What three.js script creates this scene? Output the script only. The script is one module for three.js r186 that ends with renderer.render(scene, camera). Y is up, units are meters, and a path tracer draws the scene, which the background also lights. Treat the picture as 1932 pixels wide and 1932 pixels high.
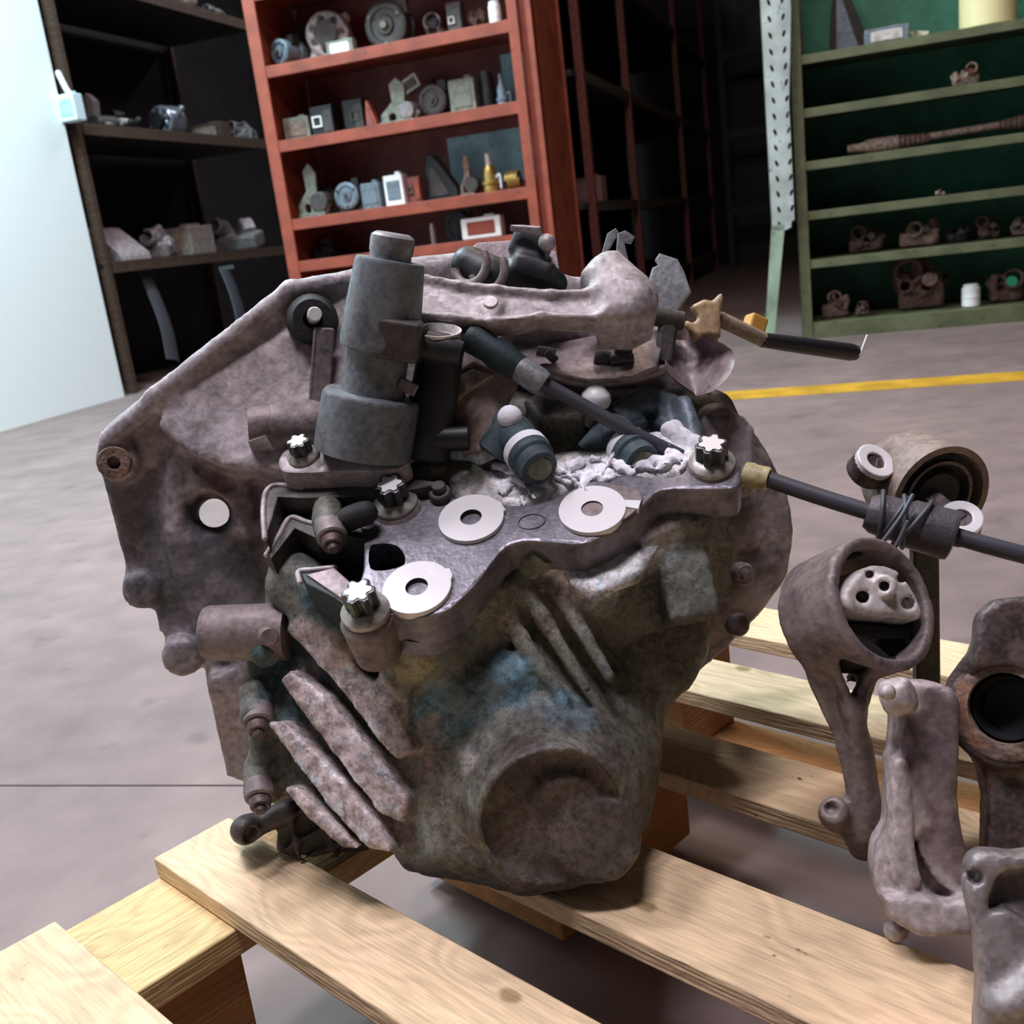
import * as THREE from 'three';
import { mergeGeometries } from 'three/addons/utils/BufferGeometryUtils.js';
import { RoundedBoxGeometry } from 'three/addons/geometries/RoundedBoxGeometry.js';
import { ImprovedNoise } from 'three/addons/math/ImprovedNoise.js';
import { RectAreaLightUniformsLib } from 'three/addons/lights/RectAreaLightUniformsLib.js';

// ------------------------------------------------------------------ camera, lamps, exposure
const F = 1932, CX = 966, CAM = new THREE.Vector3(0, 0.5, 0);
const RX = new THREE.Vector3(0.99229, -0.11969, 0.03216), UY = new THREE.Vector3(0.12393, 0.95829, -0.25752), BZ = new THREE.Vector3(0, 0.25952, 0.96574);
const scene = new THREE.Scene();
const camera = new THREE.PerspectiveCamera(53.13, 1, 0.05, 60);
camera.position.copy(CAM);
camera.quaternion.setFromRotationMatrix(new THREE.Matrix4().makeBasis(RX, UY, BZ));
camera.focus = 0.62; camera.userData.fStop = 17;
scene.add(camera);
scene.background = new THREE.Color(0x020203);
const renderer = new THREE.WebGLRenderer({ antialias: true });
renderer.toneMapping = THREE.LinearToneMapping;
renderer.toneMappingExposure = 1.0;
renderer.shadowMap.enabled = true;
RectAreaLightUniformsLib.init();
const CEIL = 3.3;
// lamps under the ceiling: [x, z, turn, length, width, colour, intensity]
const LAMPS = [
  [-1.3, -1.15, 0.6, 0.8, 0.35, 0xf6f0ff, 60],
  [0.7, -2.6, -0.33, 1.2, 0.3, 0xffe8d6, 30],
  [-1.3, -2.35, -0.33, 1.2, 0.3, 0xfff0ec, 26],
  [-2.35, -2.75, 1.24, 1.2, 0.3, 0xc8f2ff, 138],  // added unseen lamp that brightens the white wall
  [-0.25, -0.1, 0.1, 1.0, 0.35, 0xfaf2ff, 58],
  [-0.1, -6.2, -0.33, 1.2, 0.3, 0xe8e4f0, 40],  // added unseen lamp, lifts the black inside of the racks
  [0.25, -8, -0.33, 1.2, 0.3, 0xe8ecff, 5],
];

// ------------------------------------------------------------------ helpers
const V = (x, y, z) => new THREE.Vector3(x, y, z);
const lerp = (a, b, t) => a + (b - a) * t, clamp = (x, a = 0, b = 1) => Math.min(b, Math.max(a, x));
const sstep = (a, b, x) => { const t = clamp((x - a) / (b - a)); return t * t * (3 - 2 * t); };
function rng(seed) { let s = seed >>> 0; return () => { s = (s + 0x6d2b79f5) >>> 0; let t = Math.imul(s ^ (s >>> 15), 1 | s); t = (t + Math.imul(t ^ (t >>> 7), 61 | t)) ^ t; return ((t ^ (t >>> 14)) >>> 0) / 4294967296; }; }
const perlin = new ImprovedNoise();
const N3 = (x, y, z) => perlin.noise(x, y, z);
const fbm = (x, y, z, o = 4) => { let a = 0, m = 0.5; for (let i = 0; i < o; i++) { a += m * N3(x, y, z); x *= 2.03; y *= 2.03; z *= 2.03; m *= 0.5; } return a; };
// surveyed points of the photograph: pixel and distance along the lens axis -> a place in the room
const c = (px, py, d) => V((px - CX) / F * d, (CX - py) / F * d, -d);
const DW = (v) => V(0, 0, 0).addScaledVector(RX, v.x).addScaledVector(UY, v.y).addScaledVector(BZ, v.z);
const W = (px, py, d) => DW(c(px, py, d)).add(CAM);
const toCam = new THREE.Matrix4().makeBasis(RX, UY, BZ).setPosition(CAM);
function onPl(px, py, Q, n) { const r = DW(c(px, py, 1)); const t = Q.clone().sub(CAM).dot(n) / r.dot(n); return r.multiplyScalar(t).add(CAM); }

const used = {};
function numbered(n) { used[n] = (used[n] ?? -1) + 1; return used[n] ? `${n}_${String(used[n]).padStart(3, '0')}` : n; }
const org = new WeakMap();
function tag(o, label, category, group, kind) { if (label) o.userData.label = label; if (category) o.userData.category = category; if (group) o.userData.group = group; if (kind) o.userData.kind = kind; return o; }
function thing(name, label, category, p = V(0, 0, 0), group) {
  const g = new THREE.Group(); g.name = numbered(name); g.position.copy(p); org.set(g, p.clone()); scene.add(g);
  return tag(g, label, category, group);
}
function clean(g) {
  if (g.index) g = g.toNonIndexed();
  for (const k of Object.keys(g.attributes)) if (!['position', 'normal', 'color'].includes(k)) g.deleteAttribute(k);
  g.morphAttributes = {}; g.clearGroups();
  return g;
}
function boxUV(g, grain = null, off = [0, 0]) {      // uv in metres from the side each triangle faces
  const p = g.attributes.position, n = p.count, uv = new Float32Array(n * 2);
  const a = V(), b = V(), d = V();
  for (let i = 0; i < n; i += 3) {
    a.fromBufferAttribute(p, i); b.fromBufferAttribute(p, i + 1); d.fromBufferAttribute(p, i + 2);
    const nn = b.clone().sub(a).cross(d.clone().sub(a)), ax = Math.abs(nn.x), ay = Math.abs(nn.y), az = Math.abs(nn.z);
    for (let k = 0; k < 3; k++) {
      const x = p.getX(i + k), y = p.getY(i + k), z = p.getZ(i + k); let u, v;
      if (ax > ay && ax > az) [u, v] = [z, y]; else if (ay > az) [u, v] = [x, z]; else [u, v] = [x, y];
      if (grain === 'x') { if (ax > ay && ax > az) [u, v] = [z * 0.2, y]; else [u, v] = ay > az ? [x, z] : [x, y]; }
      if (grain === 'z') { if (az > ay && az > ax) [u, v] = [x * 0.2, y]; else [u, v] = ay > ax ? [z, x] : [z, y]; }
      uv[(i + k) * 2] = u + off[0]; uv[(i + k) * 2 + 1] = v + off[1];
    }
  }
  g.setAttribute('uv', new THREE.BufferAttribute(uv, 2));
  return g;
}
function build(geos, grain, off) {
  const l = (Array.isArray(geos) ? geos : [geos]).map(clean);
  return boxUV(l.length > 1 ? mergeGeometries(l) : l[0], grain, off);
}
// a part (or a one-mesh thing) from geometry given in room coordinates
function obj(name, geos, mat, parent = scene, opt = {}) {
  const g = build(geos, opt.grain, opt.off);
  const m = new THREE.Mesh(g, mat); m.castShadow = m.receiveShadow = true;
  if (parent === scene) {
    g.computeBoundingBox(); const b = g.boundingBox, o = V((b.min.x + b.max.x) / 2, b.min.y, (b.min.z + b.max.z) / 2);
    g.translate(-o.x, -o.y, -o.z); m.position.copy(o); org.set(m, o); m.name = numbered(name);
  } else {
    const o = org.get(parent); g.translate(-o.x, -o.y, -o.z); org.set(m, o); m.name = name;
  }
  if (opt.label) m.userData.label = opt.label;
  if (opt.kind) m.userData.kind = opt.kind;
  parent.add(m); return m;
}
const struct = (name, geos, mat, opt = {}) => obj(name, geos, mat, scene, { ...opt, kind: 'structure' });

// geometry makers
function frame(o, y, xh) {                          // matrix with its y axis along y and x near xh
  const Y = y.clone().normalize(); let X = (xh ?? (Math.abs(Y.x) < 0.8 ? V(1, 0, 0) : V(0, 1, 0))).clone(); X.addScaledVector(Y, -X.dot(Y)).normalize();
  return new THREE.Matrix4().makeBasis(X, Y, X.clone().cross(Y)).setPosition(o);
}
const bx = (w, h, d, r = 0, s = 1) => r ? new RoundedBoxGeometry(w, h, d, s, Math.min(r, w / 2.01, h / 2.01, d / 2.01)) : new THREE.BoxGeometry(w, h, d);
function bar(a, b, w, t, xh, r = 0.001) { const L = a.distanceTo(b); return bx(w, L, t, r).applyMatrix4(frame(a.clone().lerp(b, 0.5), b.clone().sub(a), xh)); }
function lathe(a, b, prof, seg = 28) {              // prof: [fraction along a->b, radius]
  const L = a.distanceTo(b), pts = prof.map(([t, r]) => new THREE.Vector2(Math.max(r, 1e-5), t * L));
  let g = new THREE.LatheGeometry(pts, seg); g = g.toNonIndexed(); g.deleteAttribute('normal'); g.computeVertexNormals();
  g = crease(g, 0.6); return g.applyMatrix4(frame(a, b.clone().sub(a)));
}
function cyl(a, b, r0, r1 = r0, seg = 22, bev = 0.12) {
  const e0 = Math.min(r0 * bev, a.distanceTo(b) * 0.3) / a.distanceTo(b);
  return lathe(a, b, [[0, 0], [0, r0 * (1 - bev)], [e0, r0], [1 - e0, r1], [1, r1 * (1 - bev)], [1, 0]], seg);
}
function crease(g, angle) {                         // smooth normals except over sharp edges
  const p = g.attributes.position, n = p.count, fn = [], map = new Map(), key = (i) => `${Math.round(p.getX(i) * 2e4)},${Math.round(p.getY(i) * 2e4)},${Math.round(p.getZ(i) * 2e4)}`;
  const a = V(), b = V(), d = V();
  for (let i = 0; i < n; i += 3) { a.fromBufferAttribute(p, i); b.fromBufferAttribute(p, i + 1); d.fromBufferAttribute(p, i + 2); fn.push(b.sub(a).cross(d.sub(a)).clone()); }
  for (let i = 0; i < n; i++) { const k = key(i); if (!map.has(k)) map.set(k, []); map.get(k).push(i / 3 | 0); }
  const out = new Float32Array(n * 3), ca = Math.cos(angle);
  for (let i = 0; i < n; i++) {
    const f = fn[i / 3 | 0], fl = f.length() || 1, s = V();
    for (const j of map.get(key(i))) { const h = fn[j], hl = h.length(); if (hl && f.dot(h) / (fl * hl) > ca) s.add(h); }
    s.normalize(); out.set([s.x, s.y, s.z], i * 3);
  }
  g.setAttribute('normal', new THREE.BufferAttribute(out, 3)); return g;
}
function tube(pts, r, seg = 10, n = 0) { const cv = new THREE.CatmullRomCurve3(pts); const g = new THREE.TubeGeometry(cv, n || pts.length * 8, r, seg); return mergeGeometries([clean(g), ...[0, 1].map((t) => clean(new THREE.SphereGeometry(r, seg, 6).translate(...cv.getPoint(t).toArray())))]); }
const ball = (p, r, s = 14) => new THREE.SphereGeometry(r, s, Math.round(s * 0.7)).translate(p.x, p.y, p.z);
function plate(pts, n, t, bev = 0.001, holes = []) { // outline of room points on one plane, thickness t behind it
  const Q = pts[0], N = n.clone().normalize(), X = pts[1].clone().sub(Q); X.addScaledVector(N, -X.dot(N)).normalize(); const Y = N.clone().cross(X);
  const two = (p) => { const d = p.clone().sub(Q); return new THREE.Vector2(d.dot(X), d.dot(Y)); };
  const sh = new THREE.Shape(pts.map(two)); for (const h of holes) sh.holes.push(new THREE.Path(h.map(two)));
  const g = new THREE.ExtrudeGeometry(sh, { depth: Math.max(t - 2 * bev, 1e-4), bevelEnabled: bev > 0, bevelThickness: bev, bevelSize: bev, bevelOffset: -bev, bevelSegments: 2, curveSegments: 6 });
  g.translate(0, 0, -t + bev);
  return crease(clean(g), 0.6).applyMatrix4(new THREE.Matrix4().makeBasis(X, Y, N).setPosition(Q));
}
function smoothLoop(list, n = 4, f = (x, y) => [x, y]) { // closed Catmull-Rom through pixel pairs
  const cv = new THREE.CatmullRomCurve3(list.map(([x, y]) => V(x, y, 0)), true, 'centripetal'); return cv.getPoints(list.length * n).slice(0, -1).map((p) => f(p.x, p.y));
}
function star(r, k = 6, depth = 0.72) { const s = new THREE.Shape(); for (let i = 0; i < k * 8; i++) { const a = i / (k * 8) * Math.PI * 2, q = r * (1 - (1 - depth) * sstep(0.15, 0.95, 0.5 - 0.5 * Math.cos(a * k))); i ? s.lineTo(q * Math.cos(a), q * Math.sin(a)) : s.moveTo(q, 0); } return s; }

// signed distance modelling: shapes in lens coordinates, meshed by surface nets
const smin = (a, b, k) => { if (k <= 0) return Math.min(a, b); const h = Math.max(k - Math.abs(a - b), 0) / k; return Math.min(a, b) - h * h * k * 0.25; };
class SDF {
  constructor() { this.ops = []; this.lo = V(1e9, 1e9, 1e9); this.hi = V(-1e9, -1e9, -1e9); }
  put(f, ctr, R, k = 0.006, cut = false) { this.ops.push({ f, x: ctr.x, y: ctr.y, z: ctr.z, R, k, cut }); if (!cut) { this.lo.min(ctr.clone().addScalar(-R)); this.hi.max(ctr.clone().addScalar(R)); } return this; }
  cap(a, b, ra, rb, k, cut) {
    const ab = b.clone().sub(a), L2 = ab.lengthSq() || 1e-9;
    return this.put((x, y, z) => { const px = x - a.x, py = y - a.y, pz = z - a.z, t = clamp((px * ab.x + py * ab.y + pz * ab.z) / L2), dx = px - ab.x * t, dy = py - ab.y * t, dz = pz - ab.z * t; return Math.sqrt(dx * dx + dy * dy + dz * dz) - (ra + (rb - ra) * t); }, a.clone().lerp(b, 0.5), ab.length() / 2 + Math.max(ra, rb), k, cut);
  }
  cylr(a, b, ra, rb, rnd, k, cut, hollow = 0) {     // cone frustum between two points with rounded edges; hollow = wall
    const ab = b.clone().sub(a), L = ab.length(); ab.normalize();
    return this.put((x, y, z) => {
      const px = x - a.x, py = y - a.y, pz = z - a.z, h = px * ab.x + py * ab.y + pz * ab.z, dx = px - ab.x * h, dy = py - ab.y * h, dz = pz - ab.z * h;
      const r = Math.sqrt(dx * dx + dy * dy + dz * dz), R = ra + (rb - ra) * clamp(h / L);
      let qx = r - R; if (hollow) qx = Math.max(qx, R - hollow - r);
      const qy = Math.abs(h - L / 2) - L / 2; qx += rnd; const qz = qy + rnd;
      return Math.min(Math.max(qx, qz), 0) + Math.hypot(Math.max(qx, 0), Math.max(qz, 0)) - rnd;
    }, a.clone().lerp(b, 0.5), Math.hypot(L / 2, Math.max(ra, rb)), k, cut);
  }
  box(o, X, Y, hx, hy, hz, rnd, k, cut) {
    X = X.clone().normalize(); Y = Y.clone().addScaledVector(X, -Y.dot(X)).normalize(); const Z = X.clone().cross(Y);
    return this.put((x, y, z) => {
      const px = x - o.x, py = y - o.y, pz = z - o.z, qx = Math.abs(px * X.x + py * X.y + pz * X.z) - hx + rnd, qy = Math.abs(px * Y.x + py * Y.y + pz * Y.z) - hy + rnd, qz = Math.abs(px * Z.x + py * Z.y + pz * Z.z) - hz + rnd;
      return Math.hypot(Math.max(qx, 0), Math.max(qy, 0), Math.max(qz, 0)) + Math.min(Math.max(qx, qy, qz), 0) - rnd;
    }, o, Math.hypot(hx, hy, hz), k, cut);
  }
  poly(pts, n, z0, z1, rnd, k, cut) {               // outline on a plane (lens coordinates), from z0 to z1 along n
    const Q = pts[0], N = n.clone().normalize(), X = pts[1].clone().sub(Q); X.addScaledVector(N, -X.dot(N)).normalize(); const Y = N.clone().cross(X);
    const P = pts.map((p) => { const d = p.clone().sub(Q); return [d.dot(X), d.dot(Y)]; }), m = P.length;
    const ctr = V(); for (const p of pts) ctr.addScaledVector(p, 1 / m); ctr.addScaledVector(N, (z0 + z1) / 2);
    let R = 0; for (const p of pts) R = Math.max(R, p.distanceTo(ctr)); R += Math.abs(z1 - z0);
    return this.put((x, y, z) => {
      const dx = x - Q.x, dy = y - Q.y, dz = z - Q.z, u = dx * X.x + dy * X.y + dz * X.z, v = dx * Y.x + dy * Y.y + dz * Y.z, h = dx * N.x + dy * N.y + dz * N.z;
      let best = 1e9, s = 1;
      for (let i = 0, j = m - 1; i < m; j = i++) {
        const ax = P[i][0], ay = P[i][1], ex = P[j][0] - ax, ey = P[j][1] - ay, wx = u - ax, wy = v - ay, t = clamp((wx * ex + wy * ey) / (ex * ex + ey * ey)), bxx = wx - ex * t, byy = wy - ey * t; best = Math.min(best, bxx * bxx + byy * byy);
        const c1 = v >= ay, c2 = v < P[j][1], c3 = ex * wy > ey * wx; if ((c1 && c2 && c3) || (!c1 && !c2 && !c3)) s = -s;
      }
      const qx = s * Math.sqrt(best) + rnd, qy = Math.abs(h - (z0 + z1) / 2) - (z1 - z0) / 2 + rnd;
      return Math.min(Math.max(qx, qy), 0) + Math.hypot(Math.max(qx, 0), Math.max(qy, 0)) - rnd;
    }, ctr, R, k, cut);
  }
  ground(h) { return this.put((x, y, z) => CAM.y + x * RX.y + y * UY.y + z * BZ.y - h, V(0, 0, 0), 99, 0.002, true); }   // rests on a level surface
  at(x, y, z) {
    let d = 1e9;
    for (const o of this.ops) {
      const low = Math.hypot(x - o.x, y - o.y, z - o.z) - o.R;
      if (!o.cut) { if (low > d + o.k) continue; d = d > 1e8 ? o.f(x, y, z) : smin(d, o.f(x, y, z), o.k); } else { if (-low < d - o.k) continue; d = -smin(-d, o.f(x, y, z), o.k); }
    }
    return d;
  }
  mesh(cell, { rough = 0, freq = 60, color = null, world = true } = {}) {
    const lo = this.lo.clone().addScalar(-cell * 2), sz = this.hi.clone().addScalar(cell * 2).sub(lo), nx = Math.ceil(sz.x / cell) + 1, ny = Math.ceil(sz.y / cell) + 1, nz = Math.ceil(sz.z / cell) + 1;
    const g = new Float32Array(nx * ny * nz), B = 8, id = (i, j, k) => i + nx * (j + ny * k);
    for (let K = 0; K < nz; K += B) for (let J = 0; J < ny; J += B) for (let I = 0; I < nx; I += B) {
      const dc = this.at(lo.x + (I + 3.5) * cell, lo.y + (J + 3.5) * cell, lo.z + (K + 3.5) * cell), skip = Math.abs(dc) > B * cell * 1.15 + 0.01;
      for (let k = K; k < Math.min(K + B, nz); k++) for (let j = J; j < Math.min(J + B, ny); j++) for (let i = I; i < Math.min(I + B, nx); i++) {
        const x = lo.x + i * cell, y = lo.y + j * cell, z = lo.z + k * cell; let d = dc;
        if (!skip) { d = this.at(x, y, z); if (rough && Math.abs(d) < 0.02) d += rough * (N3(x * freq, y * freq, z * freq) + 0.6 * N3(x * freq * 2.7, y * freq * 2.7, z * freq * 2.7 + 9)); }
        g[id(i, j, k)] = d;
      }
    }
    const vid = new Int32Array(nx * ny * nz).fill(-1), pos = [], tri = [];
    const E = [[0, 1], [2, 3], [4, 5], [6, 7], [0, 2], [1, 3], [4, 6], [5, 7], [0, 4], [1, 5], [2, 6], [3, 7]], v = new Float32Array(8);
    for (let k = 0; k < nz - 1; k++) for (let j = 0; j < ny - 1; j++) for (let i = 0; i < nx - 1; i++) {
      let m = 0; for (let q = 0; q < 8; q++) { v[q] = g[id(i + (q & 1), j + ((q >> 1) & 1), k + (q >> 2))]; if (v[q] < 0) m |= 1 << q; }
      if (m === 0 || m === 255) continue;
      let sx = 0, sy = 0, sz2 = 0, cnt = 0;
      for (const [a, b] of E) if ((v[a] < 0) !== (v[b] < 0)) { const t = v[a] / (v[a] - v[b]); sx += lerp(a & 1, b & 1, t); sy += lerp((a >> 1) & 1, (b >> 1) & 1, t); sz2 += lerp(a >> 2, b >> 2, t); cnt++; }
      vid[id(i, j, k)] = pos.length / 3; pos.push(lo.x + (i + sx / cnt) * cell, lo.y + (j + sy / cnt) * cell, lo.z + (k + sz2 / cnt) * cell);
    }
    const quad = (a, b, d, e, flip) => { if (a < 0 || b < 0 || d < 0 || e < 0) return; flip ? tri.push(a, d, b, a, e, d) : tri.push(a, b, d, a, d, e); };
    for (let k = 1; k < nz - 1; k++) for (let j = 1; j < ny - 1; j++) for (let i = 1; i < nx - 1; i++) {
      const d0 = g[id(i, j, k)] < 0;
      if (d0 !== g[id(i + 1, j, k)] < 0) quad(vid[id(i, j - 1, k - 1)], vid[id(i, j, k - 1)], vid[id(i, j, k)], vid[id(i, j - 1, k)], !d0);
      if (d0 !== g[id(i, j + 1, k)] < 0) quad(vid[id(i - 1, j, k - 1)], vid[id(i - 1, j, k)], vid[id(i, j, k)], vid[id(i, j, k - 1)], !d0);
      if (d0 !== g[id(i, j, k + 1)] < 0) quad(vid[id(i - 1, j - 1, k)], vid[id(i, j - 1, k)], vid[id(i, j, k)], vid[id(i - 1, j, k)], !d0);
    }
    const geo = new THREE.BufferGeometry(); geo.setAttribute('position', new THREE.Float32BufferAttribute(pos, 3)); geo.setIndex(tri);
    if (world) geo.applyMatrix4(toCam);
    geo.computeVertexNormals();
    if (color) { const p = geo.attributes.position, nn = geo.attributes.normal, col = new Float32Array(p.count * 3); for (let i = 0; i < p.count; i++) col.set(color(p.getX(i), p.getY(i), p.getZ(i), nn.getX(i), nn.getY(i), nn.getZ(i)), i * 3); geo.setAttribute('color', new THREE.BufferAttribute(col, 3)); }
    return geo;
  }
}

// ------------------------------------------------------------------ materials
function dataTex(n, fn, rep, srgb = true) {
  const d = new Uint8Array(n * n * 4);
  for (let j = 0; j < n; j++) for (let i = 0; i < n; i++) { const q = fn(i / n, j / n); const o = (j * n + i) * 4; for (let k = 0; k < 3; k++) d[o + k] = clamp(Array.isArray(q) ? q[k] : q) * 255; d[o + 3] = 255; }
  const t = new THREE.DataTexture(d, n, n); t.wrapS = t.wrapT = THREE.MirroredRepeatWrapping; t.magFilter = t.minFilter = THREE.LinearFilter; t.repeat.set(1 / rep, 1 / rep); if (srgb) t.colorSpace = THREE.SRGBColorSpace; t.needsUpdate = true; return t;
}
// cast metal: grain, smudges and dirt; multiplies the colour
const castMap = dataTex(512, (u, v) => { const a = fbm(u * 9, v * 9, 1.3, 5), b = fbm(u * 40, v * 40, 5.1, 3), s = 0.9 + a * 0.34 + b * 0.28 - 0.16 * sstep(0.15, 0.5, fbm(u * 16, v * 16, 8.8, 4)); return [s * 1.0, s * 0.985, s * 0.975]; }, 0.16);
const dirtMap = dataTex(1024, (u, v) => { const a = fbm(u * 14, v * 14, 1.3, 4), b = fbm(u * 46, v * 46, 5.1, 4), d = fbm(u * 120, v * 120, 9.7, 3), s = 0.9 + a * 0.3 + b * 0.42 + d * 0.34 + 0.35 * sstep(0.16, 0.4, fbm(u * 70, v * 70, 15, 3)), t = sstep(0, 0.35, fbm(u * 24, v * 24, 33, 4)); return [s * lerp(1, 0.93, t), s * lerp(0.985, 1, t), s * lerp(0.965, 1.02, t)]; }, 0.2);
const castBump = dataTex(512, (u, v) => 0.5 + 0.5 * fbm(u * 70, v * 70, 2.2, 4) + 0.3 * fbm(u * 14, v * 14, 4, 3), 0.16, false);
const rustMap = dataTex(512, (u, v) => { const a = fbm(u * 12, v * 12, 3.3, 5), b = fbm(u * 45, v * 45, 7.1, 3), s = 0.8 + a * 0.5 + b * 0.35, r = sstep(-0.1, 0.35, fbm(u * 8, v * 8, 11, 4)); return [s, s * lerp(1, 0.84, r), s * lerp(1, 0.74, r)]; }, 0.12);
const paintMap = dataTex(512, (u, v) => { const a = fbm(u * 6, v * 6, 1.7, 5), k = 0.5 * sstep(0.26, 0.42, fbm(u * 22, v * 22, 5.5, 4)); const s = 0.9 + a * 0.3; return [s * (1 - 0.45 * k), s * (1 - 0.4 * k), s * (1 - 0.35 * k)]; }, 0.5);
const woodMap = dataTex(1024, (u, v) => {
  const w = fbm(u * 3, v * 5, 0.5, 3), gr = Math.sin((v * 30 + w * 9 + 1.2 * fbm(u * 2.5, v * 8, 3, 2)) * 6.28), fine = fbm(u * 14, v * 240, 9, 3), blotch = fbm(u * 6, v * 7, 21, 4);
  let s = 0.93 + gr * 0.035 + fine * 0.17 + blotch * 0.15, kn = 0;
  for (const [a, b, r] of [[0.23, 0.31, 0.011], [0.68, 0.72, 0.014], [0.41, 0.84, 0.008], [0.86, 0.15, 0.011]]) { const d = Math.hypot((u - a) * 0.62, v - b) / r; kn = Math.max(kn, 1 - sstep(0.55, 1.25, d + 0.3 * fbm(u * 60, v * 60, 2, 2))); }
  const sp = sstep(0.3, 0.4, fbm(u * 34, v * 48, 31, 3)) * sstep(0.02, 0.3, fbm(u * 5, v * 5, 47, 2)) * 0.62;   // grime flecks
  s *= 1 - kn * 0.28; s *= 1 - sp;
  const dusk = sstep(0.1, 0.45, blotch);
  return [s * 1.0, s * lerp(0.99, 0.95, kn + dusk * 0.5), s * lerp(0.97, 0.84, kn)];
}, 0.42);
const woodBump = dataTex(1024, (u, v) => 0.5 + 0.6 * fbm(u * 14, v * 200, 9, 3) + 0.2 * fbm(u * 50, v * 90, 5, 2), 0.42, false);
const floorMap = dataTex(1024, (u, v) => { const a = fbm(u * 7, v * 7, 2.7, 6), b = fbm(u * 34, v * 34, 6.1, 4), d = fbm(u * 3, v * 16, 12, 4), s = 0.9 + a * 0.2 + b * 0.13 + d * 0.07 - 0.1 * sstep(0.27, 0.45, fbm(u * 26, v * 26, 40, 4)); return [s * 1.0, s * 0.985, s * 0.98]; }, 2.2);
const floorBump = dataTex(512, (u, v) => 0.5 + 0.4 * fbm(u * 60, v * 60, 2, 4), 0.8, false);
const mk = (col, o = {}) => { const m = new THREE.MeshStandardMaterial({ color: col, roughness: o.r ?? 0.65, metalness: o.m ?? 0, vertexColors: !!o.vc, side: THREE.FrontSide }); if (o.map) m.map = o.map; if (o.bump) { m.bumpMap = o.bump; m.bumpScale = o.bs ?? 0.0005; } if (o.e) { m.emissive = new THREE.Color(o.e); m.emissiveIntensity = o.ei ?? 1; } return m; };
const cast = (col, o = {}) => mk(col, { map: castMap, bump: castBump, bs: 0.00025, r: 0.6, ...o });
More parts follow.
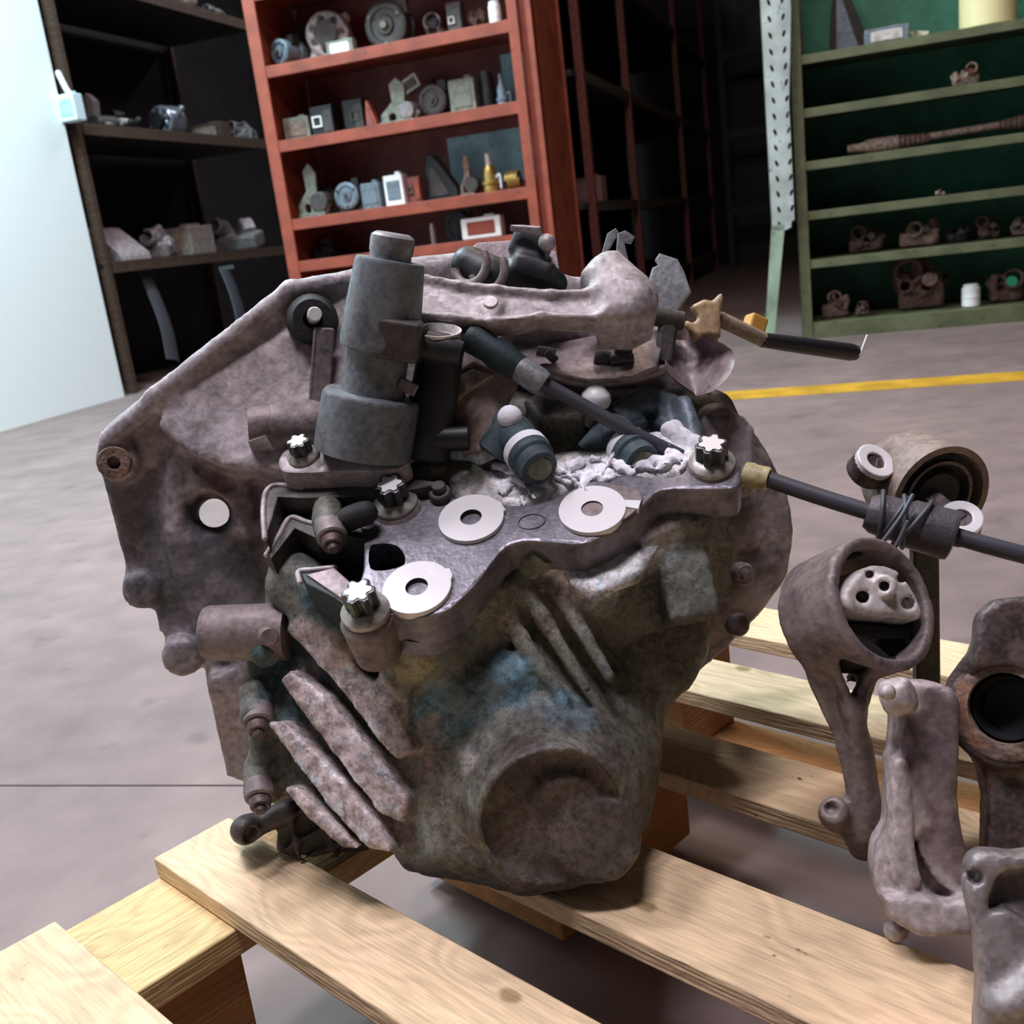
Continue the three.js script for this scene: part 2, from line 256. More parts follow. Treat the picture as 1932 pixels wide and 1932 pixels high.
const M = {
  cast: cast(0x96918f, { m: 0.35 }), castPink: cast(0x8d8280, { m: 0.3 }), castDark: cast(0x55514f, { m: 0.3, r: 0.55 }), castVC: mk(0xffffff, { vc: true, map: dirtMap, bump: castBump, bs: 0.00035, r: 0.6, m: 0.15 }),
  castVC2: mk(0xffffff, { vc: true, map: castMap, bump: castBump, bs: 0.00035, r: 0.6, m: 0.15 }),
  castLight: cast(0xb9b2b3, { m: 0.3 }), tower: cast(0x767c80, { m: 0.25, r: 0.55 }), bracket: cast(0x84828b, { m: 0.35, r: 0.36 }),
  pad: mk(0xe6e3e2, { r: 0.35 }), bolt: mk(0x55595a, { m: 0.8, r: 0.35, map: castMap }), boltBright: mk(0xe2e0de, { m: 0.2, r: 0.35 }), washer: mk(0xbcbab2, { m: 0.35, r: 0.4, map: castMap }),
  black: mk(0x17171a, { r: 0.5 }), rubber: mk(0x1d1b1c, { r: 0.75, bump: castBump }), cable: mk(0x43434b, { r: 0.5 }), white: mk(0xf0efec, { r: 0.4 }), whitePowder: mk(0xf1f0f6, { r: 0.95, bump: castBump, bs: 0.0006 }),
  teal: cast(0x46595f, { r: 0.7 }), tealDark: cast(0x1f3439, { r: 0.6 }), yellowPlastic: mk(0xd6cb98, { r: 0.5, map: castMap }), clip: mk(0xb8a07a, { r: 0.5, map: castMap }), tan: mk(0xa89884, { r: 0.6, map: castMap }), orange: mk(0xc79540, { r: 0.55 }),
  sheet: cast(0x9d9092, { m: 0.3, r: 0.5 }), sheetGrey: cast(0x93979b, { m: 0.3, r: 0.5 }), brown: cast(0x95857b, { r: 0.75 }), oldSteel: mk(0x6e6260, { map: rustMap, bump: castBump, r: 0.55, m: 0.35 }), rust: mk(0x6a5148, { map: rustMap, bump: castBump, r: 0.8, bs: 0.001 }), rustPale: mk(0x9a8578, { map: rustMap, bump: castBump, r: 0.8, bs: 0.001 }),
  alu: cast(0x938d8d, { m: 0.4, r: 0.5 }), aluBright: mk(0xe2dedc, { m: 0.15, r: 0.55, map: castMap }),
  wood: mk(0xe9cda6, { map: woodMap, bump: woodBump, r: 0.75, bs: 0.0012 }), woodPale: mk(0xe4cdaa, { map: woodMap, bump: woodBump, r: 0.75, bs: 0.0012 }), woodYellow: mk(0xdfc38c, { map: woodMap, bump: woodBump, r: 0.75, bs: 0.0012 }), woodBrown: mk(0xb08250, { map: woodMap, bump: woodBump, r: 0.8, bs: 0.0012 }),
  floor: mk(0x8c7a76, { map: floorMap, bump: floorBump, r: 0.72, bs: 0.0008 }), yellowLine: mk(0xd9a52c, { map: paintMap, r: 0.65 }),
  wallWhite: mk(0xf4fcfc, { r: 0.7 }), wallDark: mk(0x2c2a2b, { r: 0.9, map: floorMap }), red: mk(0x9a4731, { map: paintMap, r: 0.5 }), redDark: mk(0x8a4a44, { map: paintMap, r: 0.6 }), green: mk(0x666b4c, { map: paintMap, r: 0.55 }), greenPanel: mk(0x3f856c, { map: paintMap, r: 0.6 }), paleUpright: mk(0xb9c2bd, { map: paintMap, r: 0.45 }), greenWhite: mk(0x9db299, { map: paintMap, r: 0.5 }),
  bluePanel: mk(0xaee6f6, { r: 0.6, map: paintMap }), darkSteel: mk(0x3a3636, { map: rustMap, r: 0.6, m: 0.2 }), brownSteel: mk(0x5c4a3c, { map: rustMap, r: 0.65, m: 0.1 }), redSteel: mk(0x7a3c34, { map: rustMap, r: 0.6, m: 0.1 }), brass: mk(0xc9a860, { m: 0.6, r: 0.35, map: castMap }), blueGrey: mk(0x7c8c98, { r: 0.5, m: 0.2, map: castMap }), greyGreen: mk(0x83877a, { r: 0.6, map: castMap }), cream: mk(0xefe3ae, { r: 0.4 }), lens: mk(0xb9bcc4, { m: 0.7, r: 0.15 }), redLens: mk(0xe2452a, { r: 0.3 }),
  lampBody: mk(0xd8d8d8, { r: 0.5 }),
};

// ------------------------------------------------------------------ the hall
const T = THREE.MathUtils.degToRad(19), EF = V(Math.cos(T), 0, Math.sin(T)), EP = V(Math.sin(T), 0, -Math.cos(T));   // along the shelf fronts, and into the depth
const FR = (f, y, p) => V(0, y, 0).addScaledVector(EF, f).addScaledVector(EP, p);
const rackM = new THREE.Matrix4().makeBasis(EF, V(0, 1, 0), EP.clone().negate());
const rbox = (f0, f1, y0, y1, p0, p1, r = 0) => bx(f1 - f0, y1 - y0, p1 - p0, r).translate((f0 + f1) / 2, (y0 + y1) / 2, -(p0 + p1) / 2).applyMatrix4(rackM);
struct('floor', rbox(-4.6, 4, -0.2, 0, -3, 10.2), M.floor);
struct('ceiling', rbox(-4.6, 4, CEIL, CEIL + 0.2, -3, 10.2), mk(0x6d6a68, { r: 0.9 }));
struct('wall_left', rbox(-3.35, -3.15, 0, CEIL, -3, 3.925), M.wallWhite);
struct('wall_left_rear', rbox(-4.6, -4.4, 0, CEIL, 3.925, 10.2), M.wallDark);
struct('wall_left_return', rbox(-4.4, -3.35, 0, CEIL, 3.725, 3.925), M.wallDark);
struct('wall_back', rbox(-4.4, 3.8, 0, CEIL, 10, 10.2), M.wallDark);
struct('wall_right', rbox(3.8, 4, 0, CEIL, -3, 10.2), M.wallDark);
struct('wall_front', rbox(-3.15, 3.8, 0, CEIL, -3, -2.8), M.wallDark);
// painted line and floor joint
{
  const l = obj('floor_line', rbox(-1.2, 3.6, 0, 0.0012, 2.79, 2.925), M.yellowLine);
  tag(l, 'yellow painted line on the floor in front of the green shelves', 'floor marking', null, 'structure');
  const j = obj('floor_joint', bar(W(-200, 1470, 1.125).setY(0.0004), W(560, 1484, 1.02).setY(0.0004), 0.0024, 0.0008, V(1, 0, 0), 0), mk(0x554c4a, { r: 0.9 })); j.userData.kind = 'structure';
}
LAMPS.forEach(([x, z, turn, L, w, col, I], i) => {
  const p = i === 3 ? FR(-2.42, CEIL, 2.45) : V(x, CEIL, z), ry = i === 3 ? -T + Math.PI / 2 : turn;
  const g = thing('ceiling_lamp', ['long fluorescent lamp on the ceiling left of the gearbox pallet', 'long fluorescent lamp on the ceiling in front of the green shelves', 'long fluorescent lamp on the ceiling in front of the red shelf unit', 'added unseen cold white lamp on the ceiling that brightens the white wall', 'long fluorescent lamp on the ceiling right above the near end of the pallet', 'added unseen dim lamp on the ceiling that lifts the dark racks', 'dim fluorescent lamp on the ceiling at the end of the aisle'][i], 'lamp', p);
  const R = new THREE.Matrix4().makeRotationY(ry).setPosition(p);
  obj('lamp_housing', bx(L + 0.06, 0.06, w + 0.05, 0.008).translate(0, -0.03, 0).applyMatrix4(R), M.lampBody, g);
  obj('diffuser', bx(L, 0.012, w, 0.003).translate(0, -0.066, 0).applyMatrix4(R), mk(0xf6f6f2, { e: col, ei: 1.2, r: 0.5 }), g);
  const l = new THREE.RectAreaLight(col, I, L, w); l.position.set(0, -0.08, 0); l.castShadow = true; l.rotation.x = -Math.PI / 2;
  const h = new THREE.Group(); h.name = 'lamp_light'; h.rotation.y = ry; h.add(l); g.add(h);
});

// ------------------------------------------------------------------ pallet
{
  const u0 = 0.1, v0 = 0.44, s = Math.SQRT1_2, D1 = V(-s, 0, -s), D2 = V(s, 0, -s);
  const p = thing('wooden_pallet', 'light wooden pallet on the floor carrying the gearbox and brackets', 'pallet', V(0, 0, 0).addScaledVector(D1, u0).addScaledVector(D2, v0));
  p.rotation.y = THREE.MathUtils.degToRad(135);
  const r = rng(5);
  const piece = (name, ua, ub, va, vb, ya, yb, mat, grain) => {
    const g = bx(ub - ua, yb - ya, vb - va, 0.0016, 1); g.translate((ua + ub) / 2 - u0, (ya + yb) / 2, (va + vb) / 2 - v0);
    const q = g.attributes.position, ph = r() * 9; for (let i = 0; i < q.count; i++) q.setXYZ(i, q.getX(i), q.getY(i), q.getZ(i) + 0.0012 * Math.sin(q.getX(i) * 9 + ph));
    const m = new THREE.Mesh(build(g, grain, [r() * 3, r() * 3]), mat); m.name = name; m.castShadow = m.receiveShadow = true; p.add(m);
  };
  const top = 0.14, t1 = 0.1262, t2 = 0.108;
  const deck = [[0.1, 0.168, 0.593, M.wood], [0.236, 0.293, 0.602, M.wood], [0.349, 0.421, 0.604, M.wood], [0.495, 0.553, 0.601, M.wood], [0.607, 0.667, 0.6, M.woodPale], [0.72, 0.785, 0.603, M.wood]];
  for (const [a, b, e, m] of deck) piece('deck_board', -0.42, e, a, b, t1, top, m, 'x');
  for (const [a, b] of [[0.508, 0.6], [0.02, 0.12], [-0.42, -0.33]]) piece('cross_board', a, b, 0.1, 0.785, t2, t1 - 0.0002, M.woodYellow, 'z');
  for (const a of [0.512, 0.03, -0.41]) for (const [c0, c1] of [[0.1, 0.238], [0.44, 0.6], [0.7, 0.785]]) piece('block', c1 === 0.6 && a > 0.5 ? 0.44 : a, a + 0.084, c0, c1, 0.0142, t2 - 0.0002, M.woodBrown, 'x');
  for (const [a, b] of [[0.1, 0.17], [0.48, 0.55], [0.715, 0.785]]) piece('bottom_board', -0.42, 0.6, a, b, 0, 0.014, M.woodBrown, 'x');
}

// ------------------------------------------------------------------ racks
const part = (g, name, geos, mat, o) => obj(name, geos, mat, g, o);
// red shelf unit
{
  const g = thing('shelf_unit', 'orange red shelf unit full of small car parts', 'shelf unit', FR(-1.69, 0, 4.2));
  const d0 = 4.0, d1 = 4.42;
  part(g, 'side_panel', [rbox(-2.245, -2.225, 0, 2.1, d0 + 0.01, d1), rbox(-2.245, -2.19, 0, 2.1, d0, d0 + 0.012, 0.002)], M.red);
  part(g, 'side_panel', [rbox(-1.085, -1.065, 0, 2.1, d0 + 0.01, d1), rbox(-1.155, -1.115, 0, 2.1, d0, d0 + 0.012, 0.002), rbox(-1.117, -1.065, 0, 2.1, d0 + 0.03, d0 + 0.05), rbox(-1.1, -1.055, 0, 2.1, d1 - 0.012, d1, 0.002)], M.red);
  for (const y of [1.85, 1.56, 1.272, 0.985, 0.672, 0.5, 0.2]) part(g, 'shelf_board', [rbox(-2.22, -1.12, y - 0.045, y, d0 + 0.004, d0 + 0.02, 0.002), rbox(-2.22, -1.12, y - 0.012, y - 0.001, d0 + 0.018, d1 - 0.012)], M.red);
  part(g, 'back_panel', rbox(-2.22, -1.09, 0.02, 2.1, d1 - 0.011, d1 - 0.004), M.redDark);
  part(g, 'back_sheet', [rbox(-1.6, -1.1, 0.72, 0.93, d1 - 0.02, d1 - 0.013), rbox(-1.32, -1.1, 1.02, 1.22, d1 - 0.02, d1 - 0.013)], M.bluePanel, { label: 'light blue sheet at the back' });
}
// green shelf unit
{
  const g = thing('shelf_unit', 'green steel shelf unit with rusty parts behind the yellow line', 'shelf unit', FR(0.25, 0, 4.15));
  const d0 = 3.95, d1 = 4.35;
  for (const [a, b, dd] of [[-0.15, -0.112, d0], [0.84, 0.878, d0], [-0.15, -0.112, d1 - 0.038], [0.84, 0.878, d1 - 0.038]]) part(g, 'post', [rbox(a, b, 0, 2, dd, dd + 0.004, 0.001), rbox(dd === d0 ? a : a, a + 0.004, 0, 2, dd, dd + 0.038, 0.001)], M.green);
  for (const y of [0.972, 0.798, 0.622, 0.452, 0.282]) part(g, 'shelf_board', [rbox(-0.112, 0.84, y - 0.03, y, d0 + 0.004, d0 + 0.014, 0.002), rbox(-0.14, 0.84, y - 0.01, y - 0.001, d0 + 0.014, d1 - 0.006)], M.green);
  part(g, 'shelf_board', [rbox(-0.112, 0.84, 0.0, 0.056, d0 + 0.004, d0 + 0.014, 0.002), rbox(-0.14, 0.84, 0.044, 0.055, d0 + 0.014, d1 - 0.006)], M.green);
  part(g, 'back_panel', rbox(-0.15, 0.878, 0.02, 2, d1 - 0.005, d1), M.greenPanel);
  part(g, 'side_panel', rbox(-0.15, -0.146, 0.02, 2, d0 + 0.04, d1 - 0.04), M.greenPanel);
}
// perforated upright
{
  const g = thing('rack_upright', 'pale perforated steel rack upright beside the green shelf unit', 'rack upright', FR(-0.22, 0, 3.9));
  const holes = []; /* slots */ for (let k = 0; k < 26; k++) for (const [f, t] of [[-0.208, 0.35], [-0.163, -0.35]]) { const y = 0.42 + k * 0.052, q = []; for (let a = 0; a < 8; a++) { const an = a / 8 * 6.283, w = 0.0052 * Math.cos(an), h = 0.0125 * Math.sin(an); q.push(FR(f + w * Math.cos(t) - h * Math.sin(t), y + h * Math.cos(t) + w * Math.sin(t), 3.9)); } holes.push(q); }
  const nF = EP.clone().negate();
  part(g, 'web', plate([FR(-0.236, 0.4, 3.9), FR(-0.186, 0.4, 3.9), FR(-0.136, 1.12, 3.9), FR(-0.136, 2, 3.9), FR(-0.236, 2, 3.9)], nF, 0.003, 0, holes), M.paleUpright);
  part(g, 'web_foot', [plate([FR(-0.285, 0.0, 3.9), FR(-0.25, 0.0, 3.9), FR(-0.19, 0.42, 3.9), FR(-0.236, 0.42, 3.9)], nF, 0.003, 0.0005)], M.greenWhite);
  part(g, 'flange', [plate([FR(-0.236, 0.3, 3.9), FR(-0.236, 2, 3.9), FR(-0.236, 2, 3.945), FR(-0.236, 0.3, 3.945)], EF.clone().negate(), 0.003, 0.0004), plate([FR(-0.136, 1.12, 3.9), FR(-0.136, 2, 3.9), FR(-0.136, 2, 3.94), FR(-0.136, 1.12, 3.94)], EF.clone(), 0.003, 0.0004), rbox(-0.3, -0.2, 0, 0.006, 3.86, 3.94)], M.greenWhite);
}
// dark rack at the left, seen along its length
{
  const g = thing('storage_rack', 'dark storage rack at the left between the white wall and the red shelf unit', 'storage rack', FR(-3.4, 0, 5.2));
  const f0 = -3.75, f1 = -3.15;
  for (const p of [4.0, 5.75]) for (const f of [f0, f1]) part(g, 'post', rbox(f - 0.045, f, 0, 2.6, p, p + 0.03), M.brownSteel);
  for (const y of [0.6, 1.2, 1.84, 2.5]) { part(g, 'beam', rbox(f1 - 0.02, f1 - 0.003, y - 0.05, y, 4.05, 5.75), M.brownSteel); part(g, 'shelf_board', rbox(f0, f1 - 0.02, y - 0.03, y - 0.005, 4.0, 5.75), M.darkSteel); }
  part(g, 'back_panel', rbox(f0 - 0.07, f0 - 0.05, 0, 2.6, 4, 5.8), M.darkSteel);
}
// deep rack behind the red unit, seen along its length
{
  const g = thing('storage_rack', 'dark deep storage rack with thin red posts behind the red shelf unit', 'storage rack', FR(-1.4, 0, 6.4));
  const f1 = -1.02, f0 = -1.75;
  for (const p of [4.6, 5.66, 7.56, 9.2]) part(g, 'post', [rbox(f1 - 0.036, f1, 0, 2.8, p, p + 0.036)], M.redSteel);
  for (const y of [0.16, 0.6, 1.14, 1.7, 2.3]) { part(g, 'beam', rbox(f1 - 0.03, f1 - 0.004, y - 0.045, y, 4.64, 9.2), M.brownSteel); part(g, 'shelf_board', rbox(f0, f1 - 0.03, y - 0.03, y - 0.006, 4.5, 9.2), M.darkSteel); }
  part(g, 'back_panel', rbox(f0 - 0.04, f0, 0, 2.8, 4.5, 9.3), M.darkSteel);
  const h = thing('storage_rack', 'black far storage rack across the end of the aisle', 'storage rack', FR(0.3, 0, 9.4));
  for (const f of [-0.9, 0.1, 1.1, 2.1]) part(h, 'post', rbox(f, f + 0.05, 0, 2.8, 9, 9.05), M.darkSteel);
  for (const y of [0.5, 1.1, 1.7, 2.3]) part(h, 'beam', rbox(-0.85, 2.1, y - 0.06, y, 9.0, 9.04), M.darkSteel);
  part(h, 'back_panel', rbox(-0.9, 2.15, 0, 2.8, 9.6, 9.62), M.darkSteel);
}
//END


// ------------------------------------------------------------------ gearbox
const px = (n, d = 0.6) => n / F * d;
const nM = V(-0.143, 0.714, 0.686).normalize(), nMw = DW(nM);            // upward normal of the mount face
const QM = c(890, 982, 0.58);
const pln = (x, y, Q, n, off = 0) => { const r = c(x, y, 1), t = Q.dot(n) / r.dot(n); return r.multiplyScalar(t).addScaledVector(n, off); };
const onM = (x, y, off = 0) => pln(x, y, QM, nM, off);                   // lens coordinates on the mount face
const w_ = (v) => DW(v).add(CAM);
const onMw = (x, y, off = 0) => w_(onM(x, y, off)), onTw = (x, y, off = 0) => w_(pln(x, y, c(690, 858, 0.602), nM, off));   // the tower's foot stands higher than the mount face
const gearbox = thing('gearbox', 'dirty cast metal gearbox with bell housing lying on the wooden pallet', 'gearbox', W(870, 1660, 0.62).setY(0.14));
const gp = (name, geos, mat, parent = gearbox, o) => obj(name, geos, mat, parent, o);
const stainShade = (base, list, f = 45) => (x, y, z) => {  // blends spots of stain and painted shade into the vertex colour
  const col = base(x, y, z), n1 = fbm(x * f, y * f, z * f, 4), n2 = N3(x * 160, y * 160, z * 160);
  for (const [p, R, q, s = 1] of list) { const d = Math.hypot(x - p.x, y - p.y, z - p.z) / R; if (d > 1.6) continue; const a = s * sstep(1.2, 0.55, d + n1 * 0.9 + n2 * 0.18); for (let k = 0; k < 3; k++) col[k] = lerp(col[k], q[k], a); }
  const g = 1 + 0.28 * n2 + 0.5 * n1; return col.map((v) => clamp(v * g, 0.004, 0.95));
};
const WHITE = [0.92, 0.92, 0.95], PINKW = [0.85, 0.8, 0.82], STONE = [0.58, 0.48, 0.47], TEAL = [0.17, 0.32, 0.4], TEALD = [0.08, 0.14, 0.15], OLIVE = [0.34, 0.31, 0.18], DARKB = [0.115, 0.088, 0.082], GREYG = [0.24, 0.27, 0.24];
// gear case: one casting with its ribs
{
  const S = new SDF(), nL = V(-0.28, 0.12, 0.95), nR = V(0.32, 0.16, 0.93), QL = c(640, 1380, 0.6), QR = c(1200, 1220, 0.615);
  const L = (list, q = QL, n = nL, off = 0) => list.map(([x, y]) => pln(x, y, q, n, off));
  S.cap(c(800, 1150, 0.67), c(1015, 1400, 0.64), px(200, 0.67), px(215, 0.64), 0.02);
  S.cap(c(960, 1340, 0.625), c(1050, 1420, 0.62), px(165), px(175), 0.03);
  S.cylr(c(1020, 1440, 0.63), c(1045, 1540, 0.552), px(182, 0.6), px(160, 0.56), 0.012, 0.018);          // round end cover
  S.cylr(c(1120, 1560, 0.575), c(1130, 1590, 0.549), px(92, 0.56), px(80, 0.55), 0.003, 0.008);
  S.cylr(c(1060, 1500, 0.56), c(1066, 1522, 0.549), px(75, 0.55), px(66, 0.55), 0.004, 0.004);
  S.cylr(c(1034, 1516, 0.562), c(1044, 1546, 0.5455), px(152, 0.55), px(146, 0.55), 0.002, 0.004, false, 0.004);
  S.cap(c(905, 1425, 0.573), c(915, 1460, 0.57), px(20), px(16), 0.012);
  S.cap(c(790, 1600, 0.612), c(990, 1630, 0.59), px(45), px(50), 0.02);
  S.poly(L([[488, 1080], [640, 1090], [770, 1190], [900, 1330], [900, 1640], [790, 1650], [700, 1600], [560, 1520], [500, 1480], [482, 1300]]), nL, -0.075, 0, 0.012, 0.012);
  S.poly(L([[960, 1060], [1230, 1010], [1385, 985], [1378, 1100], [1362, 1235], [1325, 1300], [1250, 1360], [1195, 1420], [1235, 1560], [1000, 1600], [900, 1300]], QR, nR), nR, -0.09, -0.006, 0.014, 0.02);
  // broad ribs on the left flank
  for (const q of [[[575, 1192], [612, 1182], [700, 1262], [770, 1330], [800, 1410], [770, 1430], [735, 1392], [690, 1330]], [[552, 1282], [572, 1262], [640, 1310], [720, 1405], [790, 1500], [780, 1545], [735, 1525], [640, 1400]], [[530, 1362], [560, 1356], [660, 1455], [735, 1545], [760, 1600], [715, 1590], [640, 1510]], [[556, 1478], [588, 1478], [640, 1530], [700, 1590], [668, 1590], [600, 1530]]]) S.poly(L(q), nL, -0.02, 0.017, 0.0018, 0.0012);
  // three fins running down the front dome
  for (const [a, b] of [[[944, 1150], [1066, 1322]], [[1000, 1128], [1106, 1298]], [[1052, 1112], [1150, 1278]]]) S.cap(c(...a, 0.583), c(...b, 0.568), px(19), px(10), 0.006);
  S.cap(c(760, 1330, 0.59), c(960, 1275, 0.575), px(24), px(20), 0.016);                                  // ridge over the dome
  S.cap(c(720, 1175, 0.575), c(772, 1345, 0.575), px(7), px(5), 0.004);                                   // sharp seam ridge
  S.cap(c(800, 1230, 0.575), c(760, 1260, 0.58), px(46), px(40), 0.012);                                  // lump under the bracket ear
  // block that carries the bracket
  S.poly([[702, 1120], [716, 1000], [800, 945], [1000, 960], [1325, 895], [1385, 915], [1240, 950], [1130, 1005], [1000, 1020], [905, 1085], [790, 1150]].map(([x, y]) => onM(x, y, -0.021)), nM, -0.075, 0.001, 0.006, 0.012);
  S.poly([[1045, 1000], [1200, 975], [1240, 970], [1205, 1030], [1110, 1072], [1065, 1045]].map(([x, y]) => onM(x, y, -0.0215)), nM, -0.009, 0, 0.004, 0.006);
  S.box(c(1290, 1100, 0.607), V(1, 0.15, 0), nR.clone().cross(V(1, 0, 0)).negate(), px(48), px(75), 0.02, 0.004, 0.008);
  // deck behind the bracket
  S.poly([[830, 885], [900, 868], [960, 840], [1100, 838], [1240, 800], [1325, 840], [1300, 890], [1100, 905], [1010, 950], [860, 950]].map(([x, y]) => onM(x, y, -0.002)), nM, -0.05, 0, 0.006, 0.008);
  S.cap(onM(800, 890), onM(880, 895), 0.006, 0.008, 0.01); S.cap(onM(785, 905), onM(830, 880), 0.007, 0.006, 0.008);
  for (const [x, y, X, Y, r] of [[1050, 880, 1110, 935, 6], [975, 900, 1010, 945, 6], [1170, 845, 1135, 900, 7], [1010, 860, 1060, 905, 5]]) S.cap(onM(x, y, 0.002), onM(X, Y, 0.002), px(r), px(r * 0.8), 0.004);
  // stepped ledges on the left shoulder
  S.cap(c(520, 960, 0.665), c(540, 1100, 0.66), px(26), px(30), 0.012);
  S.cap(c(560, 1100, 0.61), c(660, 1180, 0.6), px(60), px(60), 0.015);
  // hidden middle, ties the top to the core
  S.cap(c(700, 900, 0.66), c(1180, 900, 0.67), px(90), px(90), 0.02);
  S.cap(c(880, 800, 0.67), c(1310, 800, 0.68), px(70), px(75), 0.02);
  S.poly([[990, 772], [1030, 750], [1112, 778], [1105, 800], [1020, 812]].map(([x, y]) => onM(x, y, 0.008)), nM, -0.05, 0, 0.003, 0.004);
  // joint flange with its screw bosses on the far left
  const A = V(0.2, -0.66, 0.72).normalize();
  for (const [x, y, d] of [[482, 1350, 0.6], [490, 1495, 0.605], [500, 1230, 0.605], [622, 1003, 0.585]]) S.cap(c(x, y, d).addScaledVector(A, -0.017), c(x, y, d), px(30), px(30), 0.006);
  S.poly(L([[462, 1250], [500, 1180], [520, 1260], [515, 1420], [520, 1510], [478, 1500], [468, 1400]]), nL, -0.05, 0.002, 0.004, 0.006);
  S.ground(0.1408);
  const list = [
    [W(1000, 905, 0.575), 0.04, PINKW], [W(985, 915, 0.58), 0.02, WHITE], [W(1050, 890, 0.59), 0.026, WHITE], [W(960, 880, 0.59), 0.016, WHITE, 0.9], [W(1110, 880, 0.59), 0.022, WHITE], [W(1240, 870, 0.6), 0.034, WHITE], [W(1160, 890, 0.59), 0.02, WHITE], [W(1130, 1080, 0.58), 0.03, WHITE], [W(1080, 1060, 0.58), 0.02, PINKW], [W(1215, 1040, 0.59), 0.02, WHITE, 0.9], [W(850, 900, 0.58), 0.026, [0.3, 0.27, 0.26], 0.8],
    [W(790, 1375, 0.57), 0.022, TEAL], [W(865, 1310, 0.565), 0.024, TEAL], [W(950, 1275, 0.565), 0.02, TEAL], [W(1080, 1330, 0.56), 0.018, TEAL, 0.7], [W(860, 1230, 0.575), 0.02, [0.17, 0.19, 0.15], 0.8], [W(775, 1245, 0.565), 0.018, OLIVE], [W(640, 1130, 0.6), 0.03, TEALD], [W(650, 1090, 0.585), 0.014, [0.5, 0.47, 0.4], 0.9],
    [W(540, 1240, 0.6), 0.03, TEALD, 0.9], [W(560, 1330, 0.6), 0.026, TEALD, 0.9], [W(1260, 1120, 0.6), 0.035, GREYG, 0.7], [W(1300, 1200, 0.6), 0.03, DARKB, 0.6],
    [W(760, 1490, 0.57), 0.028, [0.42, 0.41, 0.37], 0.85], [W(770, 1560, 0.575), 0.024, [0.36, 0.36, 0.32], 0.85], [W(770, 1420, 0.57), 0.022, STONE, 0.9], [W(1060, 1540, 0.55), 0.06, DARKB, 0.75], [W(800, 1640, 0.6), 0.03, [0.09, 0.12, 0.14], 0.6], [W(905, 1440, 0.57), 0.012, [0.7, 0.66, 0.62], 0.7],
    [W(880, 1290, 0.57), 0.02, [0.22, 0.2, 0.16], 0.5],
  ];
  for (const [x, y] of [[600, 1200], [640, 1230], [680, 1262], [720, 1300], [750, 1345], [580, 1290], [620, 1325], [655, 1365], [690, 1410], [725, 1455], [755, 1500], [550, 1370], [590, 1405], [630, 1450], [665, 1490], [700, 1540], [735, 1575], [600, 1500], [640, 1540]]) list.push([w_(pln(x, y, QL, nL, 0.017)), 0.0165, STONE]);
  const r9 = rng(91); for (const [a, b] of [[[575, 1192], [735, 1392]], [[552, 1282], [735, 1525]], [[530, 1362], [715, 1585]], [[612, 1182], [790, 1360]], [[572, 1262], [780, 1480]], [[560, 1356], [745, 1550]]]) for (let k = 0; k < 11; k++) { const t = r9(); list.push([w_(pln(lerp(a[0], b[0], t) + 6 * r9(), lerp(a[1], b[1], t) + 6 * r9(), QL, nL, 0.016)), 0.0045, PINKW, 0.75]); }
  for (const [x, y] of [[960, 1170], [985, 1205], [1020, 1160], [1040, 1190], [1070, 1150]]) list.push([W(x, y, 0.572), 0.009, [0.3, 0.26, 0.2], 0.8]);
  for (const [x, y] of [[1020, 1255], [1050, 1295], [1075, 1245], [1095, 1285], [1120, 1220], [1140, 1260]]) list.push([W(x, y, 0.56), 0.008, [0.26, 0.3, 0.31], 0.8]);
  const base = (x, y, z) => { const a = fbm(x * 16, y * 16, z * 16, 3), b = sstep(-0.3, 0.3, a); return [lerp(0.125, 0.215, b), lerp(0.125, 0.21, b), lerp(0.102, 0.168, b)]; };
  gp('gear_case', S.mesh(0.0021, { rough: 0.0009, freq: 110, color: stainShade(base, list) }), M.castVC);
}
